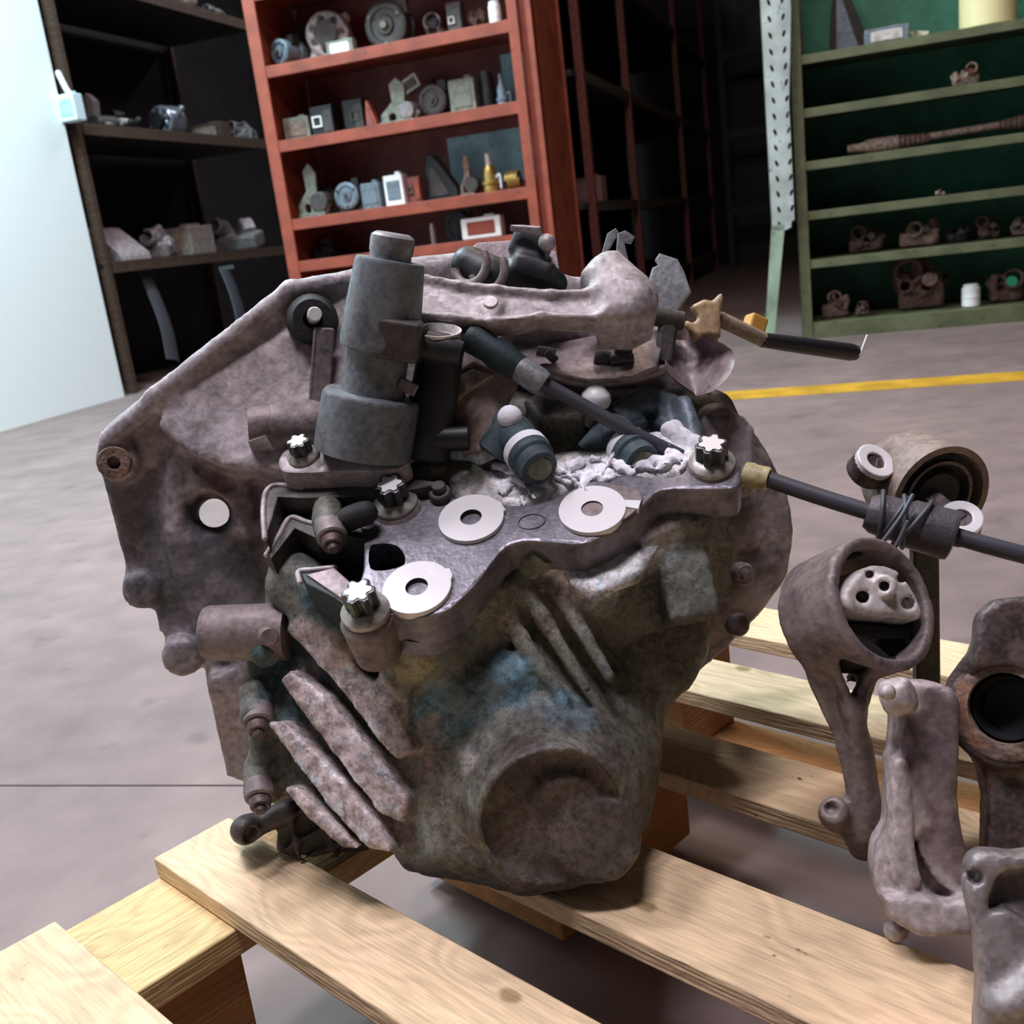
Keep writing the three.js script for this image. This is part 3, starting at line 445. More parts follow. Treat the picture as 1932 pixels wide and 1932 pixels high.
// bell housing
const nF = V(0.1, -0.2, 0.97).normalize(), QF = c(600, 900, 0.668);
{
  const S = new SDF(), P = (list, off = 0) => list.map(([x, y]) => pln(x, y, QF, nF, off));
  const out = [[183, 825], [178, 862], [190, 905], [232, 1068], [231, 1108], [246, 1142], [290, 1153], [297, 1195], [308, 1200], [314, 1246], [332, 1270], [368, 1272], [384, 1256], [392, 1310], [420, 1415], [430, 1450], [462, 1470], [520, 1560], [700, 1560], [1000, 1480], [1250, 1330], [1362, 1238], [1440, 1160], [1490, 1090], [1503, 1000], [1490, 930], [1450, 850], [1424, 812], [1385, 770], [1345, 720], [1310, 640], [1290, 575], [1240, 530], [1060, 520], [870, 480], [690, 503], [620, 515], [552, 527], [300, 722], [200, 800]];
  S.poly(P(out), nF, -0.06, 0, 0.006, 0.004);
  S.cap(pln(300, 745, QF, nF, 0.0075), pln(552, 548, QF, nF, 0.0075), px(20), px(20), 0.005);                // raised rim along the slope
  S.cap(pln(552, 548, QF, nF, 0.0075), pln(690, 520, QF, nF, 0.0075), px(18), px(16), 0.005);
  S.cap(pln(210, 830, QF, nF, 0.004), pln(300, 750, QF, nF, 0.0075), px(22), px(20), 0.005);
  const nW = V(-0.13, 0.2, 0.97).normalize(), QW = pln(430, 652, QF, nF, 0.004), PW = (l, o = 0) => l.map(([x, y]) => pln(x, y, QW, nW, o));
  S.poly(PW([[296, 806], [310, 748], [548, 556], [690, 532], [770, 800], [600, 900], [420, 880], [350, 850]]), nW, -0.045, 0, 0.003, 0.008);   // sloping web
  S.cylr(pln(695, 985, QF, nF, -0.01), pln(695, 985, QF, nF, 0.009), px(400, 0.66), px(385, 0.65), 0.006, 0.006);    // dome
  S.cylr(pln(225, 868, QF, nF, -0.03), pln(225, 868, QF, nF, 0.008), px(44, .65), px(40, .65), 0.004, 0.004);                            // corner ear
  S.cylr(pln(268, 1112, QF, nF, -0.03), pln(268, 1112, QF, nF, 0.006), px(37, .67), px(36, .67), 0.004, 0.004);
  S.cylr(pln(348, 1232, QF, nF, -0.03), pln(348, 1232, QF, nF, 0.012), px(39, .68), px(38, .68), 0.004, 0.004);
  S.poly(P([[392, 1270], [470, 1240], [500, 1420], [480, 1470], [432, 1452]]), nF, -0.03, 0.012, 0.004, 0.006);
  S.poly(P([[365, 870], [430, 925], [470, 900], [492, 975], [470, 1000], [440, 960], [410, 930], [380, 925]]), nF, 0, 0.016, 0.004, 0.008);   // rim of the fork window
  S.poly(P([[690, 503], [870, 484], [1060, 525], [1100, 640], [700, 640]]), nF, -0.02, 0.006, 0.006, 0.01);  // top shoulder
  S.cap(c(1350, 800, 0.655), c(1395, 900, 0.65), px(44), px(44), 0.012);
  S.poly([[1380, 790], [1402, 780], [1426, 806], [1418, 850], [1390, 860]].map(([x, y]) => pln(x, y, c(1400, 820, 0.645), V(0, 0.3, 0.95))), V(0, 0.3, 0.95), -0.03, 0, 0.003, 0.006);
  for (const [x, y] of [[1400, 1085], [1390, 1180]]) S.cylr(c(x, y, 0.68), c(x + 3, y - 3, 0.652), px(26), px(24), 0.003, 0.006);
  // cuts: seam groove, fork window bored right through, screw hole of the ear, hollow back
  const g3 = [[366, 845], [420, 795], [470, 750], [512, 716]]; for (let i = 0; i < 3; i++) S.cap(pln(...g3[i], QW, nW, 0.001), pln(...g3[i + 1], QW, nW, 0.001), px(5), px(4), 0.001, true);
  S.cylr(c(404, 968, 0.55), c(404, 968, 0.95), px(28, 0.55), px(28, 0.95), 0.001, 0.001, true);
  S.cap(pln(398, 960, QF, nF, 0.03), pln(400, 966, QF, nF, 0.012), px(52), px(46), 0.004, true);
  S.cylr(pln(222, 868, QF, nF, 0.002), pln(222, 868, QF, nF, 0.04), px(17), px(17), 0.001, 0.002, true);
  S.cylr(pln(700, 960, QF, nF, -0.09), pln(690, 960, QF, nF, -0.008), px(330), px(300), 0.01, 0.006, true);
  S.ground(0.1408);
  const base = (x, y, z) => { const b = sstep(-0.3, 0.3, fbm(x * 22, y * 22, z * 22, 3)); return [lerp(0.36, 0.47, b), lerp(0.325, 0.425, b), lerp(0.345, 0.445, b)]; };
  const list = [[W(520, 700, 0.65), 0.05, [0.42, 0.37, 0.35], 0.6], [w_(pln(400, 966, QF, nF, 0.004)), 0.022, [0.04, 0.036, 0.036]], [W(440, 900, 0.65), 0.02, [0.46, 0.36, 0.37], 0.8], [W(250, 980, 0.68), 0.05, [0.14, 0.125, 0.135], 0.85], [W(380, 1120, 0.67), 0.055, [0.16, 0.16, 0.19], 0.8], [W(420, 1360, 0.68), 0.03, [0.4, 0.33, 0.33], 0.9], [W(1460, 1000, 0.67), 0.05, [0.17, 0.15, 0.15], 0.8], [W(1400, 1150, 0.66), 0.04, [0.17, 0.14, 0.14], 0.8]];  // dark spots on fork recess, left flange, lower dome, right side paint in shade
  gp('bell_housing', S.mesh(0.003, { rough: 0.0006, freq: 120, color: stainShade(base, list) }), M.castVC2);
}
{
  const led = (list, off, t, mat, rim, at = onMw) => { const l = gp('ledge', plate(list.map(([x, y]) => at(x, y, off)), nMw, t, 0.0016), mat); gp('rim', tube(rim.map(([x, y]) => at(x, y, off)), 0.0018, 7), M.castLight, l); };  // dark body and pale rim put shaded faces and a lit edge into colour
  led([[484, 897], [503, 884], [560, 888], [760, 868], [832, 880], [690, 905], [560, 909], [512, 907], [500, 950], [487, 985], [480, 960]], -0.013, 0.05, M.castDark, [[486, 985], [484, 930], [490, 897], [503, 886], [560, 890]], onTw);
  led([[494, 1035], [545, 966], [575, 975], [640, 970], [690, 975], [690, 1010], [630, 1000], [592, 1008], [553, 990], [508, 1048]], -0.003, 0.045, M.castDark, [[500, 1040], [522, 1005], [546, 970], [575, 978], [600, 984]]);
  led([[560, 1068], [628, 1060], [672, 1100], [690, 1150], [655, 1140], [625, 1118], [572, 1092]], -0.004, 0.05, M.tealDark, [[562, 1090], [560, 1070], [590, 1066], [628, 1062]]);
  gp('ledge_top', plate([[575, 1078], [628, 1064], [668, 1100], [655, 1132], [625, 1112]].map(([x, y]) => onMw(x, y, -0.0025)), nMw, 0.004, 0.001), M.sheet);
}
// mount bracket with pads and screws
function torx(parent, base, ax, r, h, wr, mat = M.bolt, capMat = M.boltBright) {
  const a = ax.clone().normalize(), at = (t) => base.clone().addScaledVector(a, t);
  const b = obj('bolt', [lathe(at(-0.001), at(h * 0.34), [[0, 0], [0, wr], [0.45, wr], [0.62, wr * 0.93], [1, r * 1.05], [1, 0]], 30)], M.washer, parent);
  const g = new THREE.ExtrudeGeometry(star(r), { depth: h * 0.62, bevelEnabled: true, bevelThickness: r * 0.12, bevelSize: r * 0.1, bevelSegments: 2 }); g.rotateX(-Math.PI / 2);
  obj('bolt_head', crease(clean(g.applyMatrix4(frame(at(h * 0.3), a))), 0.7), mat, b);
  const g2 = new THREE.ExtrudeGeometry(star(r * 0.86), { depth: r * 0.05, bevelEnabled: false }); g2.rotateX(-Math.PI / 2);
  obj('head_face', clean(g2.applyMatrix4(frame(at(h * 0.3 + h * 0.62 + r * 0.125), a))), capMat, b);
  return b;
}
{
  const outl = [[648, 1165], [655, 1125], [676, 1098], [684, 1072], [684, 1012], [676, 975], [697, 925], [735, 900], [778, 897], [812, 918], [838, 925], [866, 942], [930, 948], [985, 952], [1035, 942], [1085, 918], [1130, 898], [1190, 894], [1235, 899], [1285, 893], [1303, 868], [1340, 850], [1385, 868], [1399, 895], [1392, 917], [1335, 922], [1245, 926], [1222, 945], [1195, 975], [1140, 1010], [1098, 1026], [1040, 1023], [985, 1021], [955, 1032], [928, 1062], [898, 1102], [866, 1134], [842, 1152], [790, 1166], [740, 1160], [712, 1172], [680, 1186]];
  const pocket = [[693, 1028], [712, 1021], [752, 1024], [770, 1044], [770, 1066], [745, 1078], [705, 1082], [691, 1074]];
  const br = gp('mount_bracket', [plate(smoothLoop(outl, 3, (x, y) => onMw(x, y)), nMw, 0.0235, 0.0022, [smoothLoop(pocket, 3, (x, y) => onMw(x, y))]),
    plate(smoothLoop([[712, 1135], [735, 1108], [790, 1090], [850, 1105], [845, 1140], [792, 1166], [738, 1160]], 3, (x, y) => onMw(x, y, -0.02)), nMw, 0.014, 0.002)], M.bracket);
  gp('boss', cyl(onMw(750, 958, -0.004), onMw(750, 958, 0.0022), 0.0158, 0.0145), M.castPink, br); gp('boss', cyl(onMw(1345, 880, -0.004), onMw(1345, 880, 0.0016), 0.0158, 0.0145), M.castPink, br);
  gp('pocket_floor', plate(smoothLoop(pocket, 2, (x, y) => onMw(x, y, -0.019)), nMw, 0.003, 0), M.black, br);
  const ring = (x, y, extra) => {
    const pts = []; for (let i = 0; i < 44; i++) { const a = i / 44 * 6.2832; pts.push(onMw(x, y, 0.0028).addScaledVector(X1, 0.0188 * Math.cos(a)).addScaledVector(Y1, 0.0188 * Math.sin(a))); }
    const h = []; for (let i = 0; i < 24; i++) { const a = i / 24 * 6.2832; h.push(onMw(x, y, 0.0028).addScaledVector(X1, 0.0066 * Math.cos(a)).addScaledVector(Y1, 0.0066 * Math.sin(a))); }
    const d = gp('pad', [plate(pts, nMw, 0.005, 0.0004, [h]), ...extra], M.pad, br);
    gp('pad_bore', lathe(onMw(x, y, 0.0026), onMw(x, y, -0.016), [[0, 0.0067], [0.1, 0.0056], [1, 0.0056], [1, 0]], 24), M.castDark, d);
  };
  const fr = frame(V(0, 0, 0), nMw), X1 = V().setFromMatrixColumn(fr, 0), Y1 = V().setFromMatrixColumn(fr, 2);
  ring(890, 982, [plate([[928, 948], [946, 952], [955, 968], [944, 974]].map(([x, y]) => onMw(x, y, 0.0026)), nMw, 0.004, 0.0004)]);
  ring(788, 1113, [plate([[806, 1080], [822, 1064], [826, 1080], [850, 1078], [856, 1092], [848, 1112], [828, 1098]].map(([x, y]) => onMw(x, y, 0.0029)), nMw, 0.004, 0.0004)]);
  ring(1118, 966, [plate([[1172, 948], [1210, 950], [1205, 966], [1168, 960]].map(([x, y]) => onMw(x, y, 0.0026)), nMw, 0.004, 0.0004)]);
  gp('pad_land', plate(smoothLoop([[1060, 970], [1085, 935], [1150, 918], [1208, 930], [1211, 952], [1180, 982], [1120, 1006], [1075, 1000]], 3, (x, y) => onMw(x, y, 0.0018)), nMw, 0.004, 0.0006), M.castPink, br);
  const oval = []; for (let i = 0; i < 24; i++) { const a = i / 24 * 6.2832; oval.push(onMw(1003, 984, 0.0003).addScaledVector(X1, 0.0075 * Math.cos(a)).addScaledVector(Y1, 0.0058 * Math.sin(a))); }
  gp('cast_mark', new THREE.TubeGeometry(new THREE.CatmullRomCurve3(oval, true), 48, 0.0006, 6, true), M.bracket, br);
  for (const [x, y, h] of [[748, 956, 0.0165], [692, 1160, 0.0175], [1343, 880, 0.0155]]) torx(br, onMw(x, y, 0.002), nMw, 0.0083, h, 0.0132);
  gp('stud', [cyl(onMw(832, 938, -0.002), onMw(832, 938, 0.005), 0.0066), cyl(onMw(832, 936, 0.004), onMw(832, 936, 0.009), 0.0042)], M.castDark, br);
  gp('ear_collar', lathe(onMw(690, 1165, -0.03), onMw(690, 1165, 0.001), [[0, 0], [0, 0.013], [0.9, 0.0142], [1, 0.012], [1, 0]]), M.castPink, br);
}
// selector tower
{
  const a = W(690, 852, 0.606), b = W(743, 436, 0.572), ax = b.clone().sub(a).normalize();
  const t = gp('selector_tower', lathe(a, b, [[0, 0], [0, 0.0305], [0.05, 0.0305], [0.255, 0.0292], [0.275, 0.0275], [0.28, 0.019], [0.36, 0.0178], [0.47, 0.0178], [0.485, 0.0222], [0.52, 0.0228], [0.7, 0.0214], [0.86, 0.0198], [0.875, 0.019], [0.878, 0.0135], [0.9, 0]], 40), M.tower);
  gp('tower_cap', lathe(a, b, [[0.84, 0], [0.84, 0.0118], [0.9, 0.0118], [0.91, 0.0124], [0.955, 0.0126], [0.975, 0.0123], [0.985, 0.0108], [0.992, 0.0092], [0.994, 0]], 32), M.sheetGrey, t);
  gp('tower_collar', bar(a.clone().lerp(b, 0.42).addScaledVector(RX, 0.012).addScaledVector(BZ, 0.012), a.clone().lerp(b, 0.6).addScaledVector(RX, 0.012).addScaledVector(BZ, 0.013), 0.026, 0.02, RX, 0.003), M.castDark, t);
  gp('base_lug', plate(smoothLoop([[524, 872], [538, 848], [572, 838], [608, 842], [660, 846], [772, 868], [750, 884], [650, 888], [560, 892], [532, 888]], 3, (x, y) => onTw(x, y, 0)), nMw, 0.014, 0.0015), M.castLight, t);
  torx(t, onTw(573, 862, 0.0005), nMw, 0.0062, 0.0125, 0.0095);
  gp('linkage', [lathe(W(722, 632, 0.588), W(872, 668, 0.585), [[0, 0], [0, 0.0085], [0.12, 0.0085], [0.14, 0.0105], [0.22, 0.0105], [0.24, 0.008], [0.3, 0.0085], [0.34, 0.0112], [0.5, 0.0118], [0.55, 0.009], [0.8, 0.0095], [1, 0.007], [1, 0]]), cyl(W(832, 660, 0.6), W(800, 868, 0.608), 0.0135, 0.0155), cyl(W(790, 830, 0.6), W(886, 826, 0.6), 0.0075)], M.black, t);
  gp('linkage_ring', [new THREE.TorusGeometry(0.0098, 0.0012, 8, 24).applyMatrix4(frame(W(757, 640, 0.583), RX.clone().addScaledVector(UY, -0.2)).multiply(new THREE.Matrix4().makeRotationX(Math.PI / 2)))], M.washer, t);
  gp('cup', lathe(W(826, 650, 0.592), W(826, 622, 0.588), [[0, 0], [0, 0.009], [0.6, 0.0128], [1, 0.0138], [1, 0.0126], [0.55, 0.0105], [0.5, 0]], 28), M.aluBright, t);
  gp('tab', bar(W(752, 722, 0.585), W(786, 738, 0.583), 0.0075, 0.003, UY, 0.0012), M.alu, t);
  gp('slotted_strap', [bar(W(612, 618, 0.622), W(602, 790, 0.626), 0.0125, 0.0035, RX, 0.0014), bar(W(597, 622, 0.624), W(586, 775, 0.628), 0.0022, 0.009, RX, 0.0009)], M.castPink, t);
}
// side boss, tube, grommet and joint screws on the housing
{
  gp('side_boss', [lathe(W(470, 806, 0.622), W(606, 800, 0.63), [[0, 0], [0, 0.0128], [0.3, 0.0128], [0.31, 0.0152], [0.88, 0.0158], [1, 0.0148], [1, 0]]), plate([[466, 832], [500, 820], [514, 848], [478, 852]].map(([x, y]) => W(x, y, 0.603)), BZ, 0.006, 0.001)], M.castPink);
  gp('side_tube', lathe(W(386, 1194, 0.616), W(545, 1192, 0.612), [[0.03, 0], [0.03, 0.012], [0, 0.0135], [0.02, 0.0158], [0.08, 0.0166], [0.7, 0.0172], [1, 0.017], [1, 0]]), M.castPink);
  const g = gp('grommet', lathe(W(588, 604, 0.645), W(590, 602, 0.622), [[0, 0], [0, 0.0158], [0.6, 0.0158], [1, 0.012], [1, 0.006], [0.6, 0.005], [0.6, 0]]), M.rubber);
  gp('grommet_pin', cyl(W(590, 602, 0.632), W(594, 592, 0.617), 0.0044), M.boltBright, g);
  gp('ear_bush', lathe(w_(pln(223, 868, QF, nF, 0.005)), w_(pln(224, 868, QF, nF, 0.012)), [[0, 0], [0, 0.0112], [1, 0.0098], [1, 0.0042], [0.2, 0.004], [0.2, 0]]), M.rustPale);
  const A = DW(V(0.2, -0.66, 0.72)).normalize();
  for (const [x, y, d] of [[487, 1366, 0.595], [491, 1508, 0.6], [627, 1018, 0.575]]) { const p = W(x, y, d), q = p.clone().addScaledVector(A, 0.006); const b = gp('bolt', cyl(p.clone().addScaledVector(A, -0.012), p, 0.0088), M.castPink); gp('bolt_head', [cyl(p, q, 0.0066, 0.006), cyl(q, q.clone().addScaledVector(A, 0.003), 0.0036, 0.003)], M.oldSteel, b); }
  gp('hose_stub', tube([W(648, 985, 0.585), W(668, 975, 0.58), W(690, 968, 0.58)], 0.0072), M.rubber);
  gp('small_screw', [cyl(W(505, 1198, 0.6), W(508, 1202, 0.592), 0.0062, 0.0055)], M.castPink);
  // ribbed lug low on the left
  const S = new SDF();
  S.cap(c(462, 1566, 0.66), c(462, 1566, 0.632), px(28), px(28), 0.004).cap(c(462, 1566, 0.645), c(540, 1530, 0.645), px(22), px(24), 0.006);
  S.cylr(c(474, 1575, 0.64), c(474, 1575, 0.6), px(16), px(16), 0.001, 0.001, true);
  S.poly([[520, 1520], [600, 1490], [700, 1590], [690, 1640], [560, 1632], [515, 1608]].map(([x, y]) => c(x, y, 0.642)), V(-0.1, 0.1, 1), -0.05, -0.006, 0.003, 0.004);
  for (const [a, b] of [[[480, 1575], [640, 1495]], [[520, 1612], [660, 1535]], [[545, 1530], [568, 1630]], [[600, 1510], [640, 1632]], [[560, 1628], [690, 1570]]]) S.cap(c(...a, 0.642), c(...b, 0.638), px(5), px(5), 0.003);
  S.ground(0.1408);
  gp('ribbed_lug', S.mesh(0.0022, { rough: 0.0004 }), M.castDark);
}
// shift lever with counterweight
{
  const S = new SDF(), n = V(-0.04, 0.5, 0.86).normalize(), Q = c(930, 580, 0.605), P = (l, o = 0) => l.map(([x, y]) => pln(x, y, Q, n, o));
  S.poly(P(smoothLoop([[738, 592], [770, 545], [806, 524], [868, 538], [935, 545], [1040, 556], [1120, 552], [1160, 556], [1180, 592], [1130, 607], [1020, 603], [960, 614], [900, 612], [840, 607], [770, 600]], 2)), n, -0.012, 0, 0.003, 0.004);
  for (const l of [[[800, 527], [868, 541], [935, 548], [1040, 558], [1120, 554]], [[762, 594], [850, 603], [930, 611], [1020, 600], [1130, 603]]]) for (let i = 0; i < 4; i++) S.cap(pln(...l[i], Q, n, 0.002), pln(...l[i + 1], Q, n, 0.002), px(7), px(7), 0.004);
  S.cylr(pln(926, 582, Q, n, -0.004), pln(926, 582, Q, n, 0.003), px(24), px(22), 0.002, 0.004);
  S.poly(P([[1098, 512], [1140, 480], [1166, 476], [1240, 554], [1237, 588], [1198, 608], [1130, 606], [1120, 560]]), n, -0.032, 0.007, 0.01, 0.008);
  S.cap(c(1140, 522, 0.628), c(1190, 560, 0.615), px(30), px(36), 0.014);
  const lv = gp('shift_lever', S.mesh(0.002, { rough: 0.0002 }), M.castLight);
  gp('pivot_pin', lathe(w_(pln(926, 578, Q, n, 0.003)), w_(pln(926, 578, Q, n, 0.0045)), [[0, 0], [0, 0.0046], [1, 0.004], [1, 0]]), M.aluBright, lv);
}
// black cable joint and bracket behind the lever
{
  const S = new SDF();
  S.cap(c(885, 500, 0.648), c(930, 535, 0.643), px(38), px(38), 0.01).cap(c(925, 520, 0.643), c(1045, 535, 0.648), px(34), px(28), 0.01);
  S.box(c(1000, 470, 0.648), V(1, -0.35, 0.1), V(0.35, 1, 0), px(38), px(30), 0.014, 0.004, 0.006);
  S.box(c(1010, 515, 0.643), V(1, -0.3, 0.1), V(0.3, 1, 0), px(44), px(22), 0.014, 0.004, 0.006);
  const j = gp('cable_joint', S.mesh(0.0022, { rough: 0.0004 }), M.black);
  gp('joint_plate', [plate([[962, 424], [986, 420], [1022, 445], [1016, 458], [972, 438]].map(([x, y]) => W(x, y, 0.63)), UY.clone().addScaledVector(BZ, 0.6), 0.004, 0.0008), ball(W(1032, 458, 0.63), 0.0055)], M.castLight, j);
  for (const [x, y] of [[888, 500], [922, 512]]) gp('bush', new THREE.TorusGeometry(0.0115, 0.0028, 10, 28, 3.6).applyMatrix4(frame(W(x, y, 0.63), BZ.clone().addScaledVector(RX, -0.6)).multiply(new THREE.Matrix4().makeRotationX(Math.PI / 2)).multiply(new THREE.Matrix4().makeRotationZ(-0.4))), M.castPink, j);
  gp('mount_plate', [plate([[868, 480], [900, 452], [990, 444], [1050, 470], [1060, 540], [870, 545]].map(([x, y]) => W(x, y, 0.662)), BZ.clone().addScaledVector(UY, 0.3), 0.006, 0.0015)], M.sheet, j);
}
// bent steel brackets right of the lever
{
  const S1 = gp('cable_bracket', [plate([[945, 640], [1000, 655], [1120, 632], [1248, 612], [1254, 630], [1240, 690], [1190, 712], [1110, 716], [1030, 702], [985, 682]].map(([x, y]) => w_(pln(x, y, c(1100, 670, 0.645), V(-0.08, 0.72, 0.68).normalize()))), DW(V(-0.08, 0.72, 0.68)), 0.004, 0.0012),
    tube([W(948, 640, 0.63), W(965, 665, 0.628), W(990, 690, 0.628), W(1040, 706, 0.63), W(1110, 722, 0.632), W(1190, 714, 0.635), W(1250, 698, 0.637)], 0.0036, 8)], M.sheet);
  gp('cable_clip', [bar(W(1012, 662, 0.634), W(1048, 668, 0.634), 0.0075, 0.006, BZ), bar(W(1030, 664, 0.632), W(1050, 682, 0.632), 0.006, 0.005, BZ)], M.cable, S1); gp('cable_clip', [cyl(W(1122, 672, 0.638), W(1150, 678, 0.638), 0.0045), bar(W(1160, 662, 0.638), W(1192, 666, 0.638), 0.0075, 0.006, BZ), cyl(W(1150, 680, 0.636), W(1195, 676, 0.636), 0.0038)], M.cable, S1);
  // curved scoop
  const rows = 10, cols = 8, pos = [], idx = [], a0 = [[1262, 632], [1255, 670], [1262, 705], [1310, 742]], a1 = [[1330, 632], [1384, 664], [1378, 705], [1345, 738]];
  const c0 = new THREE.CatmullRomCurve3(a0.map(([x, y], i) => W(x, y, 0.654 - 0.009 * i))), c1 = new THREE.CatmullRomCurve3(a1.map(([x, y], i) => W(x, y, 0.64 - 0.009 * i)));
  for (const th of [0, 0.003]) for (let i = 0; i <= rows; i++) for (let k = 0; k <= cols; k++) { const p = c0.getPoint(i / rows).lerp(c1.getPoint(i / rows), k / cols).addScaledVector(BZ, -0.02 * Math.sin(k / cols * Math.PI) - th); pos.push(p.x, p.y, p.z); }
  const H = (rows + 1) * (cols + 1), q = (i, k, s) => s * H + i * (cols + 1) + k, face = (a, b, d, e) => idx.push(a, b, d, a, d, e);
  for (let i = 0; i < rows; i++) for (let k = 0; k < cols; k++) { face(q(i, k, 0), q(i + 1, k, 0), q(i + 1, k + 1, 0), q(i, k + 1, 0)); face(q(i, k, 1), q(i, k + 1, 1), q(i + 1, k + 1, 1), q(i + 1, k, 1)); }
  for (let i = 0; i < rows; i++) { face(q(i, 0, 0), q(i, 0, 1), q(i + 1, 0, 1), q(i + 1, 0, 0)); face(q(i, cols, 0), q(i + 1, cols, 0), q(i + 1, cols, 1), q(i, cols, 1)); }
  for (let k = 0; k < cols; k++) { face(q(0, k, 0), q(0, k + 1, 0), q(0, k + 1, 1), q(0, k, 1)); face(q(rows, k, 0), q(rows, k, 1), q(rows, k + 1, 1), q(rows, k + 1, 0)); }
  const sg = new THREE.BufferGeometry(); sg.setAttribute('position', new THREE.Float32BufferAttribute(pos, 3)); sg.setIndex(idx); sg.computeVertexNormals();
  gp('scoop', sg, M.sheet, S1);
  gp('upright_tab', [plate([[1132, 490], [1146, 440], [1162, 430], [1168, 438], [1150, 470], [1142, 492]].map(([x, y]) => W(x, y, 0.665)), BZ, 0.003, 0.0006), plate([[1162, 485], [1166, 440], [1180, 434], [1198, 446], [1192, 458], [1178, 456], [1186, 490]].map(([x, y]) => W(x, y, 0.66)), BZ, 0.004, 0.0008), plate([[1226, 520], [1232, 502], [1244, 496], [1238, 484], [1246, 472], [1280, 484], [1292, 510], [1304, 552], [1270, 600], [1228, 580]].map(([x, y]) => W(x, y, 0.668)), BZ.clone().addScaledVector(UY, 0.2), 0.005, 0.0015)], M.sheetGrey, S1);
  gp('dark_post', [bar(W(1262, 600, 0.65), W(1250, 690, 0.648), 0.012, 0.01, RX, 0.003), cyl(W(1230, 596, 0.648), W(1290, 606, 0.65), 0.006)], M.castDark, S1);
}
// shift cable that leaves to the right, with its tan clip
{
  const a = gp('shift_cable', [tube([W(1360, 603, 0.66), W(1400, 622, 0.665), W(1442, 642, 0.672)], px(15, 0.66))], M.tan);
  gp('cable_sheath', lathe(W(1436, 641, 0.671), W(1616, 666, 0.69), [[0, 0], [0, 0.0048], [0.3, 0.0054], [0.94, 0.0058], [1, 0.0048], [1, 0]]), M.black, a);
  gp('cable_tip', cyl(W(1622, 672, 0.686), W(1637, 632, 0.686), 0.0009), M.boltBright, a);
  gp('orange_sleeve', bar(W(1408, 608, 0.672), W(1438, 622, 0.676), 0.0135, 0.012, UY, 0.002), M.orange, a);
  const S = new SDF(), P = (l) => l.map(([x, y]) => c(x, y, 0.645));
  S.poly(P([[1305, 575], [1330, 562], [1345, 566], [1362, 548], [1367, 560], [1360, 590], [1360, 638], [1335, 632], [1308, 640], [1300, 610], [1318, 600]]), V(0, 0.1, 1), -0.012, 0, 0.002, 0.003);
  S.cap(c(1300, 612, 0.64), c(1318, 630, 0.638), px(10), px(8), 0.003); S.cylr(c(1306, 600, 0.66), c(1306, 600, 0.62), px(9), px(9), 0.001, 0.001, true);
  gp('cable_fork', S.mesh(0.0016), M.clip, a);
}
